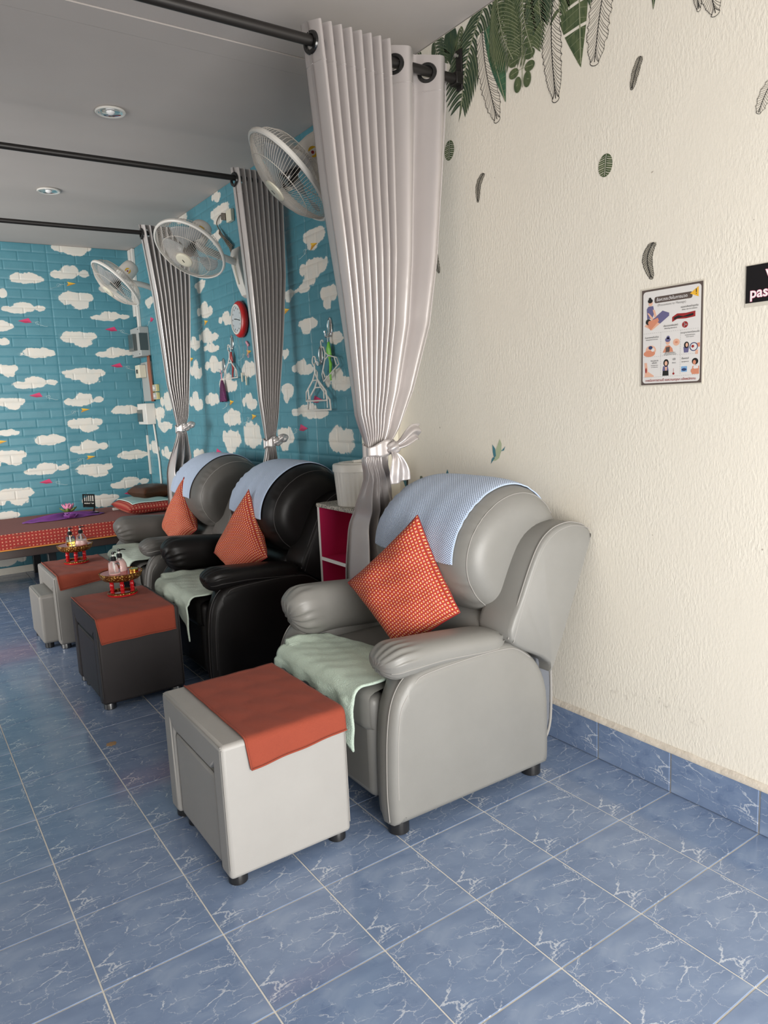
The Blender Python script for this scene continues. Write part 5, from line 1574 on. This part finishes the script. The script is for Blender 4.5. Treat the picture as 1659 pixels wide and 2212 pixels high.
def banana(P0, P1, label, W=.16, mats=('leafteal', 'leafpale'), asym=0., lift=0., splits=(), name='leaf_sticker', group='tropical leaf stickers along the ceiling'):
    q, L = frame2(P0, P1); b = MB(); n = 26
    f = lambda t, s_: W*(1+s_*asym)*sin(PI*min(1, t*.9+.1))**.75*(1-.55*t**3)
    for s_ in (-1, 1):
        for k in range(n):
            t0, t1 = k/n, (k+1)/n
            if any(abs(k-x) < .5 for x in splits): t1 = t0+.35/n
            w0, w1 = f(t0, s_), f(t1, s_)
            b.poly([q(t0, 0, lift), q(t0+.05*w0, s_*w0, lift), q(t1+.05*w1, s_*w1, lift), q(t1, 0, lift)], 0)
            if k % 2 == 0: line2(b, q, [(t0, 0), (t0+.10*w0+.02, s_*w0*.92)], .0012, 1, lift+.0003)
    line2(b, q, [(0, 0), (.97, 0)], .006, 1, lift+.0005)
    clipz(b)
    o = b.build(name, [M[m] for m in mats], smooth=0, recalc=False); tag(o, label, 'wall sticker', group)
def outline_leaf(P0, P1, label, W=.15, n=30, lift=.0004, curve=.03, base='paper', ink='ink', lw=.0035, name='leaf_sticker', group='tropical leaf stickers along the ceiling'):
    q, L = frame2(P0, P1); b = MB(); m = 96
    cv = lambda t: curve*sin(PI*t*1.2)
    rr = random.Random(int(P0[0]*1000))
    jag = [rr.uniform(.80, 1.05) for _ in range(n+1)]
    f = lambda t: W*(sin(PI*min(1, t*.70+.18)))**.6*(1 if t < .85 else 1-.35*((t-.85)/.15)**2)
    for s_ in (-1, 1):
        for k in range(m):
            t0, t1 = k/m, (k+1)/m
            j0, j1 = (.80+.20*((t*n/2.) % 1.) for t in (t0, t1-1e-4))
            b.poly([q(t0, cv(t0), lift), q(t0, cv(t0)+s_*f(t0)*j0, lift), q(t1, cv(t1)+s_*f(t1)*j1, lift), q(t1, cv(t1), lift)], 0)
        tips = []
        for k in range(n+1):
            t = k/n; tt = min(1.0, t+.06); w_ = f(tt)*jag[k]*.97
            p0 = (max(0, t-.07), cv(max(0, t-.07))); p1 = (tt, cv(tt)+s_*w_)
            mid = ((p0[0]+p1[0])/2+.012, (p0[1]+p1[1])/2)
            line2(b, q, [p0, mid, p1], lw*.6, 1, lift+.0003)
            tips.append(p1)
        for k in range(n):
            a_, c_ = tips[k], tips[k+1]
            line2(b, q, [a_, ((a_[0]+c_[0])/2-.006, (a_[1]+c_[1])/2-s_*.03*W*6*.15), c_], lw*.7, 1, lift+.0003)
    b.poly([q(1+.035*cos(a)*1., cv(1)+f(1)*sin(a), lift) for a in [-PI/2+k*PI/10 for k in range(11)]], 0)
    line2(b, q, [(1+.035*cos(a), cv(1)+f(1)*sin(a)) for a in [-PI/2+k*PI/10 for k in range(11)]], lw, 1, lift+.0003)
    line2(b, q, [(t/12, cv(t/12)) for t in range(13)], lw*1.5, 1, lift+.0005)
    clipz(b)
    o = b.build(name, [M[base], M[ink]], smooth=0, recalc=False); tag(o, label, 'wall sticker', group)
def sprig(P0, P1, label):
    q, L = frame2(P0, P1); b = MB(); lift = .0012
    spots = [(.10, -.16), (.12, .18), (.30, -.19), (.33, .20), (.50, -.20), (.50, .21), (.70, -.20), (.70, .20), (.90, -.14), (.92, .10)]
    for k, (a, c) in enumerate(spots):
        ra, rc = (.135, .095) if k >= 8 else (.088, .125)
        b.poly([q(a+ra*cos(x), c+rc*sin(x), lift+.0001*k) for x in [2*PI*i/20 for i in range(20)]], 0)
        line2(b, q, [(a-.02, 0 if k < 8 else c), (a, c), (a+.01, c*1.4)], .004, 1, lift+.0011)
    line2(b, q, [(-.1, 0), (1., -.02)], .008, 1, lift+.0011)
    o = b.build('leaf_sticker', [M['leafmid'], M['leafpale']], smooth=0, recalc=False); tag(o, label, 'wall sticker', 'tropical leaf stickers along the ceiling')
def monstera(P0, P1, label, name='leaf_sticker', group='small leaf stickers scattered on the white wall'):
    q, L = frame2(P0, P1); b = MB()
    b.poly([q(.5+.50*cos(x), .40*sin(x)*1., 0) for x in [2*PI*i/28 for i in range(28)]], 0)
    for k in range(9):
        t = .12+.095*k; w_ = .40*sqrt_(1-((t+.06-.5)/.5)**2)
        for s_ in (-1, 1):
            line2(b, q, [(t, s_*.06), (t+.04, s_*w_*.6), (t+.07, s_*w_*1.02)], .012 if k % 2 else .006, 1, .0004)
    line2(b, q, [(.02, 0), (.95, .0)], .012, 1, .0005)
    clipz(b)
    o = b.build(name, [M['leafmid'], M['paper']], smooth=0, recalc=False); tag(o, label, 'wall sticker', group)
def sqrt_(x): return math.sqrt(max(0, x))
E_ = ' on the white wall'
banana((1.35, 2.83), (1.357, 2.684), 'dark green broad leaf sticker beside the front rod bracket', .30, ('leafdark', 'leafmid'))
frond((1.562, 2.83), (1.60, 2.72), 'dark palm sticker peeping out left of the broad leaf, above the curtain', .5, 9)
frond((1.455, 2.83), (1.40, 2.70), 'short dark palm sticker just above the curtain end', .45, 9)
frond((1.287, 2.800), (1.300, 2.705), 'tiny fern sticker just above the rod bracket', .28, 8, ('leafmid', 'leafpale'))
frond((1.109, 2.86), (1.300, 2.485), 'long dark palm frond sticker hanging lowest, right of the rod bracket', .26, 15, curve=.10)
outline_leaf((1.165, 2.73), (1.099, 2.395), 'black outlined leaf sticker hanging lowest, beside the teal banana leaf', .14)
banana((1.145, 2.73), (1.045, 2.44), 'smooth teal green banana leaf sticker', .13, asym=-.35, lift=.0010)
frond((1.079, 2.84), (1.000, 2.57), 'green feathery palm sticker left of the round leaf sprig', .32, 18, ('leafmid', 'leafpale'), lift=.0016)
monstera((1.00, 2.85), (1.08, 2.68), 'dark split leaf sticker tucked under the palm fronds at the ceiling', group='tropical leaf stickers along the ceiling')
frond((.943, 2.86), (.905, 2.56), 'olive palm sticker above the round leaf sprig', .34, 16, ('leafmid', 'leafpale'), lift=.0008)
sprig((.956, 2.66), (.961, 2.461), 'sprig sticker of round green leaves hanging between two outlined leaves')
outline_leaf((.807, 2.72), (.806, 2.37), 'tall black outlined leaf sticker right of the round leaf sprig', .13)
frond((.85, 2.86), (.86, 2.63), 'dark green palm sticker at the top above the tall outlined leaf', .34, 12, ('leafdark', 'leafpale'), lift=.0008)
banana((.698, 2.83), (.689, 2.429), 'large split olive green banana leaf sticker', .17, ('leafmid', 'leafpale'), .45, 0, (7, 12, 17))
frond((.73, 2.86), (.78, 2.62), 'olive palm sticker behind the large split banana leaf', .3, 12, ('leafmid', 'leafpale'))
outline_leaf((.560, 2.72), (.637, 2.425), 'black outlined leaf sticker right of the split banana leaf', .17)
banana((.655, 2.80), (.648, 2.59), 'small dark green leaf sticker at the top edge of the picture', .16, ('leafdark', 'leafpale'))
banana((.40, 2.70), (.412, 2.487), 'narrow dark leaf tip sticker to the right along the top edge', .10, ('leafdark', 'leafpale'))
outline_leaf((.25, 2.62), (.213, 2.392), 'black outlined leaf sticker furthest right along the top edge', .16)
outline_leaf((.275, 2.62), (.264, 2.425), 'small outlined leaf tip sticker next to the furthest right one', .09)
sg_ = 'small leaf stickers scattered on the white wall'
monstera((1.374, 2.405), (1.384, 2.329), 'round split leaf sticker close to the silver curtain')
monstera((.584, 2.129), (.592, 2.058), 'round split leaf sticker in the middle of the white wall')
outline_leaf((1.175, 2.225), (1.219, 2.132), 'curved grey feather sticker right of the silver curtain', .16, 16, 0, .12, 'featherg', 'ink', .009, group=sg_)
outline_leaf((.454, 2.375), (.488, 2.293), 'grey feather sticker near the top of the white wall', .17, 16, 0, .03, 'featherg', 'ink', .009, group=sg_)
outline_leaf((.402, 1.815), (.417, 1.709), 'ragged grey feather sticker above the poster', .19, 16, 0, .14, 'featherg', 'ink', .009, group=sg_)
outline_leaf((1.489, 1.978), (1.474, 1.897), 'small grey leaf sticker touching the edge of the silver curtain', .22, 12, 0, .05, 'featherg', 'ink', .009, group=sg_)
outline_leaf((.040, 2.16), (.078, 2.090), 'grey leaf sticker at the right edge of the picture', .25, 14, 0, .03, 'paper', 'ink', .008, group=sg_)
def bird(y, z, s, label, m1='birdgreen', m2='birdblue', flip=1):
    b = MB()
    q = lambda a, c, h=0: (WX-.0008-h, y-flip*a*s, z+c*s)
    b.poly([q(-.10, .02), q(.16, .50), q(.26, .30), (q(.24, .02)), q(.10, -.28), q(-.10, -.40), q(-.28, -.42), q(-.14, -.20)], 0)
    b.poly([q(-.28, .26, .0003), q(-.12, .10, .0003), q(-.08, -.20, .0003), q(-.20, -.30, .0003), q(-.27, -.05, .0003)], 1)
    b.poly([q(-.14, -.30, .0004), q(-.24, -.38, .0004), q(-.40, -.55, .0004), q(-.34, -.36, .0004), q(-.26, -.26, .0004)], 1)
    b.poly([q(.22, .0, .0003), q(.42, .15, .0003), q(.48, .22, .0003), q(.40, .04, .0003)], 1)
    o = b.build('bird_sticker', [M[m1], M[m2]], smooth=0, recalc=False)
    tag(o, label, 'wall sticker', 'bird stickers on the white wall')
bird(1.131, 1.135, .10, 'green and teal hummingbird sticker above the nearest recliner')
bird(1.782, .965, .075, 'blue winged bird sticker beside the cactus sticker', flip=-1, m1='birdblue', m2='ink')
bird(1.470, 1.005, .075, 'teal bird sticker partly hidden by the blue towel', 'birdblue', 'birdblue')
banana((1.655, 1.00), (1.640, .90), 'small green leaf sticker above the blue towel', .18, ('cactus', 'leafpale'), group=sg_)
b = MB()
b.poly([(WX-.0009, 1.881+.050*cos(x), .955+.068*sin(x)) for x in [2*PI*i/28 for i in range(28)]], 0)
b.poly([(WX-.0007, 1.870+.03*cos(x), .90+.05*sin(x)) for x in [2*PI*i/28 for i in range(28)]], 0)
b.v = [(x-.0705, y, z) for x, y, z in b.v]
o = b.build('cactus_sticker', [M['cactus']], smooth=0, recalc=False)
tag(o, 'grey green cactus sticker behind the tied curtain', 'wall sticker')

# small dried stain on the aisle tiles
b = MB(); rr = random.Random(5)
b.prism([(-1.478+.022*cos(a)*(.7+.5*rr.random()), 1.947+.022*sin(a)*(.7+.5*rr.random()), .0002) for a in [k*PI/9 for k in range(18)]],
        [(-1.478+.018*cos(a)*(.7+.3*rr.random()), 1.947+.018*sin(a)*(.7+.3*rr.random()), .0010) for a in [k*PI/9 for k in range(18)]])
tag(b.build('floor_stain', M['rust_stain'], smooth=0), 'small tan dried stain on a blue tile in the aisle left of the nearest ottoman', 'stain')
